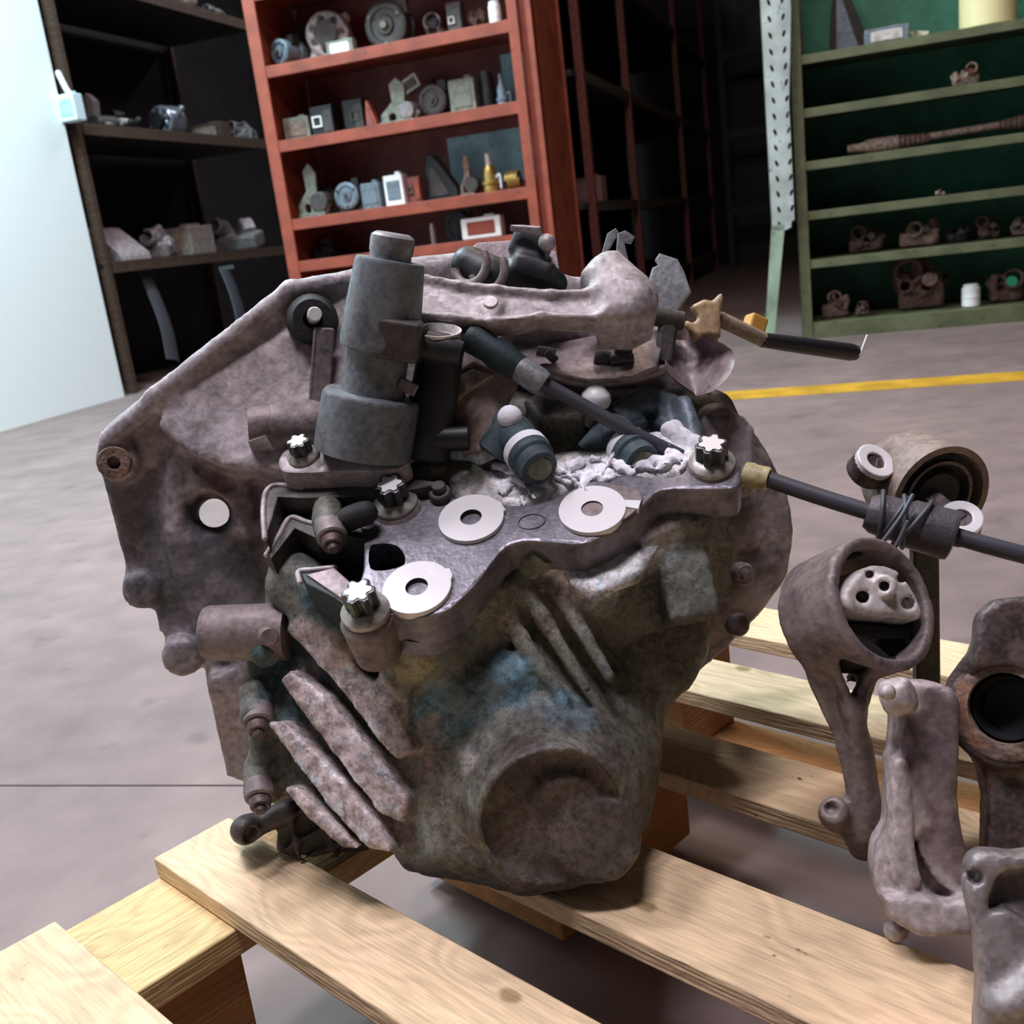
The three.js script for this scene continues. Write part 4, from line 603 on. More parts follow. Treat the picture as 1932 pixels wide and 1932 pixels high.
// rod with boot, sensors, breather, flap and corroded blocks
{
  const r = gp('selector_rod', tube([W(1010, 715, 0.6), W(1100, 765, 0.6), W(1200, 820, 0.6), W(1292, 864, 0.602)], px(14)), M.cable);
  gp('rod_boot', lathe(W(882, 632, 0.604), W(1000, 708, 0.6), [[0, 0], [0, 0.0075], [0.1, 0.0092], [0.35, 0.0082], [0.5, 0.0095], [0.8, 0.008], [1, 0.0065], [1, 0]]), M.tealDark, r);
  gp('rod_collar', lathe(W(976, 692, 0.6), W(1026, 726, 0.599), [[0, 0], [0, 0.007], [0.15, 0.0078], [0.8, 0.0082], [1, 0.0072], [1, 0]]), M.sheetGrey, r);
  for (const [a, b, d] of [[[950, 795], [1018, 884], 0], [[1138, 800], [1212, 872], 0.014]]) {
    const s = gp('sensor', [lathe(W(...a, 0.618 + d), W(...b, 0.582 + d), [[0, 0], [0, 0.0105], [0.3, 0.0128], [0.55, 0.0118], [0.6, 0.0132], [0.82, 0.0132], [0.85, 0.0115], [1, 0.011], [1, 0]]), cyl(W(a[0] - 18, a[1] + 60, 0.61 + d), W(a[0] + 20, a[1], 0.605 + d), 0.012, 0.009)], M.teal);
    gp('sensor_band', lathe(W(...a, 0.618 + d), W(...b, 0.582 + d), [[0.6, 0.0128], [0.6, 0.0136], [0.72, 0.0137], [0.72, 0.0128]]), M.whitePowder, s);
    gp('sensor_face', lathe(W(b[0] - 1, b[1] - 2, 0.5825 + d), W(b[0] + 1, b[1] + 1, 0.579 + d), [[0, 0], [0, 0.0075], [0.9, 0.0066], [1, 0]]), M.greyGreen, s);
  }
  gp('cap_knob', [ball(W(962, 788, 0.6), 0.0075)], M.whitePowder);
  const b = gp('breather', lathe(W(1122, 800, 0.63), W(1125, 752, 0.622), [[0, 0], [0, 0.007], [1, 0.0082], [1, 0]]), M.tan);
  gp('breather_cap', lathe(W(1124, 765, 0.62), W(1125, 728, 0.615), [[0, 0], [0, 0.0082], [0.25, 0.0092], [0.6, 0.0085], [0.9, 0.005], [1, 0]]), M.white, b);
  gp('flap_plate', [plate([[843, 742], [860, 694], [892, 672], [940, 694], [978, 716], [955, 770], [935, 810], [910, 858], [874, 862], [850, 800]].map(([x, y]) => W(x, y, 0.612)), BZ.clone().addScaledVector(UY, 0.25), 0.008, 0.002), plate([[846, 742], [862, 698], [890, 678], [930, 695], [880, 735], [858, 765]].map(([x, y]) => W(x, y, 0.606)), BZ.clone().addScaledVector(UY, 0.5), 0.005, 0.0015)], M.brown);
  const S = new SDF(), n = V(0.05, 0.55, 0.83);
  S.poly([[1142, 765], [1180, 738], [1225, 722], [1292, 742], [1326, 800], [1330, 842], [1290, 830], [1232, 790], [1180, 800]].map(([x, y]) => pln(x, y, c(1230, 770, 0.63), n)), n, -0.035, 0, 0.004, 0.004);
  S.cylr(pln(1228, 778, c(1230, 770, 0.63), n, -0.012), pln(1228, 775, c(1230, 770, 0.63), n, 0.012), px(15), px(15), 0.001, 0.002, true);
  S.cap(c(1290, 760, 0.63), c(1310, 830, 0.615), px(16), px(18), 0.006);
  const cb = gp('corroded_block', S.mesh(0.0022, { rough: 0.0008 }), M.blueGrey);
  const Q = new SDF(); Q.cap(c(1264, 812, 0.613), c(1300, 860, 0.606), px(17), px(14), 0.006).cap(c(1270, 800, 0.62), c(1330, 845, 0.605), px(10), px(13), 0.006).cap(c(1220, 872, 0.6), c(1290, 872, 0.603), px(9), px(12), 0.005);
  gp('oxide_crust', Q.mesh(0.0018, { rough: 0.0022, freq: 190 }), M.whitePowder, cb);
  const X = new SDF(), rr = rng(44);
  for (let k = 0; k < 46; k++) { const z = k % 3, x = z === 0 ? 925 + rr() * 110 : z === 1 ? 1050 + rr() * 150 : 1190 + rr() * 100, y = z === 0 ? 872 + rr() * 70 : z === 1 ? 862 + rr() * 50 : 852 + rr() * 32, p = onM(x, y, -0.0005); X.cap(p, onM(x + (rr() - 0.5) * 50, y + (rr() - 0.5) * 26, 0), 0.0016 + 0.0016 * rr(), 0.0012 + 0.0012 * rr(), 0.003); }
  gp('oxide_crust', X.mesh(0.0014, { rough: 0.0016, freq: 240 }), M.whitePowder);
  gp('dark_cover', new SDF().cap(c(1345, 775, 0.69), c(1368, 815, 0.68), px(46), px(42), 0.01).mesh(0.003, { rough: 0.0004 }), M.castDark);
  gp('drain_nub', [lathe(W(990, 1075, 0.585), W(1025, 1040, 0.572), [[0, 0], [0, 0.008], [0.7, 0.0095], [1, 0.008], [1, 0]])], M.greyGreen);
  gp('side_screw', [cyl(W(1394, 1075, 0.64), W(1406, 1082, 0.632), 0.0055), cyl(W(1404, 1082, 0.633), W(1414, 1088, 0.626), 0.0038)], M.castPink);
}

// ------------------------------------------------------------------ loose mounts and brackets on the right of the pallet
const base = (px_, py_, d, y = 0.14) => W(px_, py_, d).setY(y);
{
  const g = thing('control_cable', 'grey control cable with yellow end and thick rubber damper right of the gearbox', 'cable', W(1660, 970, 0.6));
  gp('sheath', tube([W(1445, 903, 0.62), W(1540, 935, 0.61), W(1660, 972, 0.598), W(1780, 1005, 0.588), W(1860, 1028, 0.58), W(1990, 1062, 0.572)], px(17)), M.cable, g);
  gp('end_ferrule', lathe(W(1404, 893, 0.625), W(1450, 905, 0.619), [[0, 0], [0, 0.0072], [0.3, 0.0078], [0.45, 0.0072], [0.9, 0.0076], [1, 0.007], [1, 0]]), M.yellowPlastic, g);
  gp('rubber_damper', lathe(W(1636, 965, 0.6), W(1800, 1012, 0.586), [[0, 0], [0, 0.0095], [0.08, 0.0118], [0.2, 0.0125], [0.45, 0.0128], [0.5, 0.0142], [0.93, 0.0148], [0.98, 0.0142], [1, 0.012], [1, 0]], 32), mk(0x4c464c, { r: 0.5, bump: castBump }), g);
  for (const [t, tl, s] of [[0.16, 0.2, 0.0142], [0.3, -0.35, 0.0146], [0.42, 0.25, 0.0152], [0.52, -0.5, 0.017]]) { const o = W(1636, 965, 0.6).lerp(W(1800, 1012, 0.586), t), y = W(1800, 1012, 0.586).sub(W(1636, 965, 0.6)).normalize().addScaledVector(UY, tl).normalize(); gp('cable_tie', new THREE.TorusGeometry(s, 0.0014, 8, 36).applyMatrix4(frame(o, y).multiply(new THREE.Matrix4().makeRotationX(Math.PI / 2))), M.cable, g); }
  gp('tie_tail', tube([W(1722, 935, 0.575), W(1700, 975, 0.572), W(1668, 1020, 0.572), W(1650, 1052, 0.573)], 0.0013), M.cable, g);
  gp('tie_tail', tube([W(1712, 985, 0.57), W(1690, 1030, 0.57), W(1664, 1062, 0.572)], 0.0013), M.cable, g);
}
{
  const g = thing('round_engine_mount', 'round cup shaped engine mount with two bright metal eyelets behind the grey cable', 'engine mount', base(1748, 1272, 0.69));
  const a = W(1688, 884, 0.664), b = W(1776, 938, 0.62), cap = gp('cup', lathe(a, b, [[0, 0], [0, 0.021], [0.06, 0.0265], [0.2, 0.0296], [0.9, 0.0316], [1, 0.0326], [1, 0.0285], [0.82, 0.0275], [0.82, 0]], 40), M.brown, g);
  gp('rubber_core', lathe(a, b, [[0.7, 0], [0.7, 0.0262], [0.9, 0.026], [0.93, 0.02], [0.86, 0.0175], [0.94, 0.014], [0.9, 0]], 36), M.rubber, cap);
  gp('inner_rim', lathe(a, b, [[0.86, 0.0215], [0.965, 0.0225], [0.965, 0.0205], [0.86, 0.0195]], 36), M.oldSteel, cap);
  for (const [x, y, d, tx] of [[1652, 870, 0.622, 0.25], [1814, 978, 0.607, -0.2]]) {
    const n = UY.clone().multiplyScalar(0.55).addScaledVector(BZ, 0.8).addScaledVector(RX, tx).normalize(), o = W(x, y, d);
    const e = gp('ear', [cyl(o.clone().addScaledVector(n, -0.014), o.clone().addScaledVector(n, -0.001), 0.0125, 0.0122), bar(o.clone().addScaledVector(n, -0.008), W(1735, 910, 0.622).addScaledVector(n, -0.01), 0.016, 0.01, n)], M.oldSteel, g);
    gp('eyelet', lathe(o.clone().addScaledVector(n, -0.003), o.clone().addScaledVector(n, 0.0012), [[0, 0.0055], [0, 0.0122], [0.9, 0.0122], [1, 0.0116], [1, 0.0068], [0.9, 0.006], [0, 0.006]], 28), M.pad, e);
  }
  gp('leg', [bar(W(1742, 960, 0.622), W(1748, 1262, 0.688).setY(0.146), 0.016, 0.01, RX, 0.002), bx(0.04, 0.006, 0.03, 0.001).translate(...W(1748, 1266, 0.689).setY(0.1432).toArray())], M.darkSteel, g);
}
{
  const g = thing('torque_arm', 'forked torque arm with a large rubber filled ring standing beside the gearbox', 'engine mount', base(1632, 1600, 0.592));
  const S = new SDF(), ax = V(0.45, 0.32, 0.83).normalize(), o = c(1662, 1138, 0.543), r0 = 0.0362;
  S.cylr(o.clone().addScaledVector(ax, -0.042), o.clone().addScaledVector(ax, 0.003), r0 - 0.001, r0 + 0.001, 0.003, 0.002);
  const st = (a, b, ra, rb) => S.cap(c(...a), c(...b), ra, rb, 0.006);
  S.poly([[1497, 1165], [1540, 1178], [1578, 1262], [1613, 1338], [1642, 1400], [1656, 1560], [1640, 1588], [1612, 1588], [1597, 1480], [1572, 1390], [1526, 1290], [1500, 1215]].map(([x, y]) => pln(x, y, c(1600, 1400, 0.556), V(-0.25, -0.1, 0.97))), V(-0.25, -0.1, 0.97), -0.022, 0, 0.0015, 0.002);
  st([1545, 1190, 0.545], [1613, 1338, 0.549], 0.0042, 0.0045); st([1613, 1338, 0.549], [1640, 1570, 0.562], 0.005, 0.0085);
  st([1650, 1250, 0.55], [1613, 1338, 0.55], 0.0036, 0.0042); st([1650, 1250, 0.562], [1620, 1345, 0.562], 0.0036, 0.0042); st([1562, 1216, 0.545], [1668, 1254, 0.548], 0.0036, 0.0034);
  S.cylr(c(1578, 1535, 0.575), c(1573, 1530, 0.552), 0.0078, 0.0074, 0.002, 0.004); st([1580, 1540, 0.566], [1625, 1560, 0.57], 0.009, 0.009); st([1628, 1585, 0.568], [1632, 1616, 0.588], 0.0085, 0.0085);
  S.cylr(o.clone().addScaledVector(ax, -0.06), o.clone().addScaledVector(ax, 0.03), r0 - 0.0065, r0 - 0.0055, 0.001, 0.002, true);
  S.poly([[1566, 1232], [1634, 1256], [1606, 1316]].map(([x, y]) => c(x, y, 0.55)), V(0, 0, 1), -0.1, 0.05, 0.001, 0.001, true);
  S.cylr(c(1568, 1526, 0.556), c(1564, 1524, 0.54), px(10), px(10), 0.001, 0.001, true); S.ground(0.1405);
  gp('arm', S.mesh(0.0019, { rough: 0.0004 }), M.castPink, g);
  const R = new SDF(), q = (x, y, d = 0.55) => c(x, y, d);
  R.cylr(o.clone().addScaledVector(ax, -0.036), o.clone().addScaledVector(ax, -0.006), r0 - 0.005, r0 - 0.005, 0.002, 0.002);
  R.poly([[1585, 1068], [1700, 1040], [1748, 1150], [1740, 1190], [1585, 1175], [1555, 1130]].map(([x, y]) => q(x, y, 0.54)), V(0, 0, 1), -0.06, 0.03, 0.004, 0.003, true);
  R.poly([[1640, 1205], [1720, 1212], [1730, 1235], [1690, 1245]].map(([x, y]) => q(x, y, 0.54)), V(0, 0, 1), -0.06, 0.03, 0.003, 0.002, true);
  gp('rubber_bush', R.mesh(0.0019), M.rubber, g);
  const C = new SDF();
  C.poly(smoothLoop([[1600, 1105], [1622, 1078], [1652, 1064], [1695, 1074], [1722, 1108], [1742, 1150], [1738, 1168], [1690, 1162], [1606, 1150], [1594, 1128]], 2).map(([x, y]) => pln(x, y, c(1660, 1110, 0.542), ax)), ax, -0.024, 0, 0.003, 0.002);
  for (const [x, y, r] of [[1668, 1104, 10], [1640, 1084, 8], [1627, 1126, 12], [1712, 1138, 12], [1700, 1092, 8]]) C.cylr(c(x, y, 0.56), c(x, y, 0.53), px(r, 0.54), px(r, 0.54), 0.001, 0.0015, true);
  C.cylr(c(1668, 1106, 0.545), c(1668, 1106, 0.5385), px(24, 0.54), px(22, 0.54), 0.001, 0.001, false, 0.0035);
  gp('bush_core', C.mesh(0.0014), M.aluBright, g);
}
{
  const g = thing('bracket_stand', 'tall cast bracket with curved dark web standing in front of the torque arm', 'bracket', base(1745, 1755, 0.516));
  const S = new SDF(), n = V(-0.22, 0.12, 0.97).normalize(), Q = c(1740, 1520, 0.5), P = (l, o = 0) => l.map(([x, y]) => pln(x, y, Q, n, o));
  S.poly(P(smoothLoop([[1688, 1300], [1720, 1284], [1800, 1300], [1815, 1340], [1808, 1500], [1822, 1590], [1838, 1660], [1840, 1758], [1730, 1762], [1676, 1728], [1650, 1650], [1656, 1600], [1680, 1560], [1686, 1430], [1690, 1360]], 2)), n, -0.036, 0, 0.004, 0.004);
  S.poly(P([[1680, 1432], [1700, 1424], [1714, 1440], [1722, 1560], [1742, 1660], [1700, 1690], [1676, 1640]]), n, -0.03, 0.006, 0.003, 0.004);
  S.poly(P([[1660, 1680], [1835, 1690], [1838, 1758], [1730, 1760], [1678, 1728]]), n, -0.03, 0.009, 0.003, 0.004);
  S.poly(P(smoothLoop([[1722, 1560], [1740, 1620], [1768, 1665], [1800, 1688], [1788, 1696], [1755, 1688], [1732, 1640]], 2)), n, -0.014, 0.03, 0.002, 0.002, true);
  S.cylr(c(1668, 1320, 0.5), c(1722, 1308, 0.492), px(36, 0.5), px(34, 0.5), 0.003, 0.004); S.cap(c(1674, 1306, 0.482), c(1674, 1306, 0.478), px(17, 0.48), px(14, 0.48), 0.003);
  S.cylr(c(1690, 1775, 0.512), c(1690, 1745, 0.512), px(22, 0.5), px(24, 0.5), 0.002, 0.003); S.ground(0.1405);
  const bs = (x, y, z) => { const b = sstep(-0.3, 0.3, fbm(x * 40, y * 40, z * 40, 3)); return [lerp(0.46, 0.56, b), lerp(0.41, 0.5, b), lerp(0.41, 0.5, b)]; };
  const w2 = (x, y) => w_(pln(x, y, Q, n));
  gp('casting', S.mesh(0.002, { rough: 0.0004, color: stainShade(bs, [[w2(1770, 1380), 0.02, [0.2, 0.15, 0.15]], [w2(1765, 1440), 0.018, [0.2, 0.15, 0.16]], [w2(1770, 1500), 0.016, [0.22, 0.17, 0.16]], [w2(1785, 1570), 0.016, [0.24, 0.18, 0.17]], [w2(1810, 1630), 0.012, [0.25, 0.19, 0.18]]], 60) }), M.castVC2, g);
}
{
  const g = thing('bearing_bracket', 'rusty support bracket with a round bearing hole at the right edge', 'bearing bracket', base(1890, 1735, 0.515));
  const S = new SDF(), ax = V(-0.55, 0.12, 0.82).normalize(), o = c(1902, 1335, 0.516);
  S.cylr(o.clone().addScaledVector(ax, -0.016), o.clone().addScaledVector(ax, 0.008), 0.0315, 0.03, 0.003, 0.003);
  S.poly([[1850, 1160], [1880, 1130], [1990, 1120], [1990, 1280], [1860, 1290], [1835, 1250]].map(([x, y]) => c(x, y, 0.51)), V(-0.2, 0.1, 1), -0.016, 0, 0.003, 0.008);
  S.poly([[1850, 1420], [1960, 1440], [1990, 1600], [1985, 1800], [1866, 1760], [1862, 1600], [1864, 1500]].map(([x, y]) => pln(x, y, c(1880, 1500, 0.512), V(-0.2, 0.2, 1))), V(-0.2, 0.2, 1), -0.02, 0, 0.003, 0.008);
  S.cap(c(1828, 1330, 0.53), c(1856, 1345, 0.53), px(18), px(22), 0.006);
  S.cylr(o.clone().addScaledVector(ax, -0.05), o.clone().addScaledVector(ax, 0.03), 0.0195, 0.021, 0.001, 0.002, true); S.ground(0.1405);
  gp('casting', S.mesh(0.002, { rough: 0.0005 }), M.oldSteel, g);
  gp('bearing_ring', lathe(w_(o.clone().addScaledVector(ax, -0.012)), w_(o.clone().addScaledVector(ax, 0.0095)), [[0, 0.0175], [1, 0.0175], [1, 0.0235], [0.94, 0.0262], [0, 0.0262], [0, 0.0175]], 36), M.rustPale, g);
  gp('bearing_seal', lathe(w_(o.clone().addScaledVector(ax, -0.012)), w_(o.clone().addScaledVector(ax, 0.004)), [[0, 0], [0, 0.0185], [0.7, 0.0172], [1, 0.0158], [0.8, 0.0145], [0.3, 0.012], [0.2, 0]], 36), M.black, g);
}
{
  const g = thing('mount_casting', 'grey cast mount plate with a screw hole in the lower right corner', 'bracket', base(1890, 1990, 0.445));
  const S = new SDF(), n = V(-0.25, 0.2, 0.95).normalize(), Q = c(1880, 1780, 0.44), P = (l) => l.map(([x, y]) => pln(x, y, Q, n));
  S.poly(P(smoothLoop([[1824, 1650], [1832, 1618], [1856, 1604], [1920, 1610], [2000, 1604], [2040, 1640], [2040, 2060], [1850, 2060], [1844, 1950], [1850, 1860], [1842, 1760], [1828, 1700]], 2)), n, -0.02, 0, 0.004, 0.003);
  S.poly(P(smoothLoop([[1880, 1660], [1900, 1645], [2000, 1650], [2010, 1760], [1940, 1740], [1900, 1715], [1868, 1720]], 2)), n, -0.012, 0.02, 0.002, 0.003, true);
  S.cylr(pln(1842, 1656, Q, n, -0.014), pln(1842, 1656, Q, n, 0.02), px(15, 0.44), px(15, 0.44), 0.001, 0.001, true);
  S.cap(pln(1900, 1900, Q, n, 0.002), pln(1990, 1830, Q, n, 0.004), 0.006, 0.005, 0.008); S.ground(0.1405);
  gp('casting', S.mesh(0.0018, { rough: 0.0004 }), M.alu, g);
}

// ------------------------------------------------------------------ parts stored on the shelves
const fAt = (x, y, ep) => { const r = DW(c(x, y, 1)); return r.multiplyScalar(ep / r.dot(EP)).dot(EF); };
const pAt = (x, y, ef) => { const r = DW(c(x, y, 1)); return r.multiplyScalar(ef / r.dot(EF)).dot(EP); };
function local(name, label, cat, group) { return thing(name, label, cat, V(0, 0, 0), group); }
function stand(g, f, y, p, turn = 0, tilt = 0) { g.position.copy(FR(f, y, p)); g.rotation.set(0, -T + turn, tilt, 'YXZ'); return g; }
const kinds = {
  // drum motor lying with its end to the viewer
  motor(g, w, h, d, m = {}) {
    const r = Math.min(w, h) * 0.46, y = h * 0.48;
    obj('drum', lathe(V(0, y, -d * 0.5), V(0, y, d * 0.42), [[0, 0], [0, r * 0.8], [0.08, r * 0.95], [0.3, r], [0.32, r * 0.92], [0.7, r * 0.92], [0.72, r], [0.95, r], [1, r * 0.88], [1, r * 0.72], [0.95, r * 0.68], [0.95, r * 0.42], [1.03, r * 0.38], [1.03, 0]], 26), m.a ?? M.alu, g);
    for (let k = 0; k < 3; k++) { const a = k * 2.1 + 0.5; obj('screw', cyl(V(Math.cos(a) * r * 0.8, y + Math.sin(a) * r * 0.8, d * 0.38), V(Math.cos(a) * r * 0.8, y + Math.sin(a) * r * 0.8, d * 0.47), r * 0.11, r * 0.1, 10), m.b ?? M.castDark, g); }
    obj('shaft', cyl(V(0, y, d * 0.4), V(0, y, d * 0.55), r * 0.2, r * 0.17), m.b ?? M.castDark, g);
    obj('lug', bx(w * 0.9, h * 0.16, d * 0.3, 0.004).translate(0, h * 0.08, -d * 0.1), m.c ?? M.castDark, g);
    obj('connector', bx(w * 0.28, h * 0.3, d * 0.3, 0.003).translate(w * 0.3, h * 0.82, 0), m.b ?? M.black, g);
  },
  // alternator: cast shell with openings, pulley
  alternator(g, w, h, d, m = {}) {
    const S = new SDF(), r = h * 0.42; S.cylr(V(0, h * 0.5, -d * 0.4), V(0, h * 0.5, d * 0.3), r, r * 0.92, r * 0.18, 0);
    S.cap(V(-w * 0.36, h * 0.12, 0), V(-w * 0.15, h * 0.4, 0), h * 0.1, h * 0.14, 0.01); S.cap(V(w * 0.4, h * 0.75, 0), V(w * 0.15, h * 0.55, 0), h * 0.09, h * 0.14, 0.01); S.cap(V(0, h * 0.06, 0), V(0, h * 0.3, 0), h * 0.06, h * 0.1, 0.01);
    for (let k = 0; k < 7; k++) { const a = k / 7 * 6.283; S.cap(V(Math.cos(a) * r * 0.62, h * 0.5 + Math.sin(a) * r * 0.62, d * 0.15), V(Math.cos(a) * r * 0.62, h * 0.5 + Math.sin(a) * r * 0.62, d * 0.6), r * 0.15, r * 0.15, 0.003, true); }
    obj('shell', S.mesh(h / 34, { world: false }), m.a ?? M.aluBright, g);
    obj('pulley', lathe(V(0, h * 0.5, d * 0.28), V(0, h * 0.5, d * 0.5), [[0, 0], [0, r * 0.5], [0.3, r * 0.4], [0.6, r * 0.5], [0.8, r * 0.42], [1, r * 0.5], [1, 0]], 22), m.b ?? M.castDark, g);
  },
  // square control module with a framed plug
  module(g, w, h, d, m = {}) {
    obj('case', bx(w, h, d, 0.006, 2).translate(0, h / 2, 0), m.a ?? M.black, g);
    const fw = w * 0.36, x = w * (m.x ?? -0.18), y = h * 0.5, z = d / 2 + 0.003, t = 0.006;
    obj('plug_frame', [bx(fw, t, 0.01).translate(x, y + fw / 2, z), bx(fw, t, 0.01).translate(x, y - fw / 2, z), bx(t, fw + t, 0.01).translate(x - fw / 2, y, z), bx(t, fw + t, 0.01).translate(x + fw / 2, y, z)], m.b ?? M.white, g);
    obj('lid', bx(w * 0.4, h * 0.7, 0.006, 0.002).translate(w * 0.26, h * 0.48, d / 2 + 0.001), m.c ?? M.castDark, g);
  },
  // folded plate bracket
  bracket(g, w, h, d, m = {}) {
    const P = (x, y) => V(x * w, y * h, d * 0.3);
    obj('plate', plate([P(-0.5, 0), P(0.3, 0), P(0.42, 0.2), P(0.1, 0.45), P(0.14, 0.8), P(-0.04, 1), P(-0.22, 0.86), P(-0.2, 0.5), P(-0.5, 0.25)], V(0, 0, 1), d * 0.22, 0.003, [smoothLoop([[-0.3, 0.1], [-0.16, 0.1], [-0.16, 0.24], [-0.3, 0.24]], 3, P)]), m.a ?? M.sheetGrey, g);
    obj('foot', bx(w * 0.8, h * 0.08, d, 0.002).translate(-w * 0.1, h * 0.04, 0), m.a ?? M.sheetGrey, g);
    obj('boss', cyl(V(w * 0.16, h * 0.26, -d * 0.3), V(w * 0.16, h * 0.26, d * 0.5), h * 0.2, h * 0.19), m.b ?? M.castDark, g);
  },
  // irregular casting
  lump(g, w, h, d, m = {}) {
    const S = new SDF(), r = rng(m.seed ?? 1); const n = m.n ?? 7;
    S.box(V(0, h * 0.24, 0), V(1, 0.1 * (r() - 0.5), 0.3 * (r() - 0.5)), V(0, 1, 0.2), w * 0.36, h * 0.2, d * 0.26, h * 0.06, h * 0.05);
    for (let i = 0; i < 3; i++) S.box(V((r() - 0.5) * w * 0.6, h * (0.3 + 0.3 * r()), (r() - 0.5) * d * 0.4), V(r() - 0.5, r() - 0.5, r() - 0.5), V(r() - 0.5, 1, r() - 0.5), w * (0.08 + 0.12 * r()), h * (0.12 + 0.16 * r()), d * (0.08 + 0.12 * r()), h * 0.03, h * 0.05);
    { const q = V((r() - 0.5) * w * 0.5, h * (0.45 + 0.2 * r()), d * 0.05); S.cylr(q, q.clone().add(V((r() - 0.5) * d * 0.3, d * 0.08, d * 0.35)), h * 0.24, h * 0.24, h * 0.03, h * 0.03, false, h * 0.08); }
    for (let i = 0; i < n; i++) { const a = V((r() - 0.5) * w * 0.62, h * (0.15 + 0.4 * r()), (r() - 0.5) * d * 0.5), b = a.clone().add(V((r() - 0.5) * w * 0.3, (r() - 0.5) * h * 0.3, (r() - 0.5) * d * 0.4)); b.y = clamp(b.y, h * 0.12, h * 0.9); S.cap(a, b, h * (0.07 + 0.1 * r()), h * (0.05 + 0.1 * r()), h * 0.06); }
    for (let i = 0; i < 3; i++) { const a = V((r() - 0.5) * w * 0.6, h * (0.3 + 0.4 * r()), d * 0.1); S.cap(a, a.clone().add(V(0, 0, d)), h * 0.08, h * 0.08, 0.004, true); }
    S.put((x, y) => y - 0.001, V(0, 0, 0), 99, 0.002, true);
    obj('casting', S.mesh(Math.max(w, h, d) / 44, { world: false, rough: h * 0.012, freq: 60 }), m.a ?? M.rust, g);
    if (m.b) obj('bush', cyl(V(w * 0.12, h * 0.5, d * 0.1), V(w * 0.12, h * 0.5, d * 0.5), h * 0.13, h * 0.12), m.b, g);
  },
  // upright tub or canister with cap
  canister(g, w, h, d, m = {}) {
    obj('body', lathe(V(0, 0, 0), V(0, h * 0.88, 0), [[0, 0], [0, w * 0.44], [0.03, w * 0.48], [0.45, w * 0.48], [0.47, w * 0.5], [0.53, w * 0.5], [0.55, w * 0.48], [0.94, w * 0.48], [1, w * 0.4], [1, 0]], 28), m.a ?? M.white, g);
    obj('cap', cyl(V(0, h * 0.87, 0), V(0, h, 0), w * (m.cw ?? 0.34), w * (m.cw ?? 0.34)), m.b ?? m.a ?? M.white, g);
  },
  // ribbed filter or valve body
  pump(g, w, h, d, m = {}) {
    obj('body', lathe(V(0, 0, 0), V(0, h * 0.7, 0), [[0, 0], [0, w * 0.4], [0.3, w * 0.4], [0.32, w * 0.47], [0.42, w * 0.47], [0.44, w * 0.36], [0.8, w * 0.34], [1, w * 0.22], [1, 0]], 26), m.a ?? M.brass, g);
    obj('neck', cyl(V(0, h * 0.68, 0), V(0, h, 0), w * 0.17, w * 0.15), m.b ?? M.aluBright, g);
    obj('pipe', tube([V(w * 0.3, h * 0.35, 0), V(w * 0.55, h * 0.45, 0), V(w * 0.58, h * 0.1, 0)], w * 0.07), m.c ?? M.white, g);
  },
  box(g, w, h, d, m = {}) {
    obj('case', bx(w, h, d, 0.005, 2).translate(0, h / 2, 0), m.a ?? M.white, g);
    obj('front_panel', bx(w * 0.7, h * 0.62, 0.006, 0.002).translate(0, h * 0.5, d / 2), m.b ?? M.greyGreen, g);
    obj('tab', bx(w * 0.25, h * 0.12, d * 0.5, 0.002).translate(w * 0.2, h * 1.04, 0), m.c ?? m.a ?? M.white, g);
  },
  coil(g, w, h, d, m = {}) {
    const p = []; for (let i = 0; i <= 90; i++) { const a = i / 90 * 5 * 6.283; p.push(V(-w * 0.4 + w * 0.8 * i / 90, h * 0.5 + Math.sin(a) * h * 0.42, Math.cos(a) * h * 0.42)); }
    obj('coil', tube(p, h * 0.07, 7, 220), m.a ?? M.brass, g);
    obj('core', cyl(V(-w * 0.45, h * 0.5, 0), V(w * 0.45, h * 0.5, 0), h * 0.26), m.b ?? M.castDark, g);
  },
  wedge(g, w, h, d, m = {}) {
    const P = (x, y) => V(x * w, y * h, d / 2);
    obj('housing', plate([P(-0.5, 0), P(0.5, 0), P(0.45, 0.22), P(-0.1, 0.95), P(-0.28, 1), P(-0.4, 0.55)], V(0, 0, 1), d, 0.004), m.a ?? M.black, g);
    obj('cover', plate([P(-0.3, 0.1), P(0.25, 0.1), P(-0.12, 0.7), P(-0.26, 0.7)].map((p) => p.setZ(d / 2 + 0.005)), V(0, 0, 1), 0.006, 0.001), m.b ?? M.castDark, g);
  },
};
function put(kind, name, label, cat, x, y, w, h, shelfY, ep, m = {}) {  // x, y: where it stands; w, h: size in pixels at that distance
  const s = (ep + 0.0) * 1.0 / F * 0.985, g = local(name, label, cat, m.group);
  kinds[kind](g, w * s * 0.92, h * s, (m.d ?? Math.min(w, h) * 0.7) * s, m);
  return stand(g, fAt(x, y, ep), shelfY + (m.up ?? 0), ep, m.turn ?? 0, m.tilt ?? 0);
}
const E1 = 4.2;
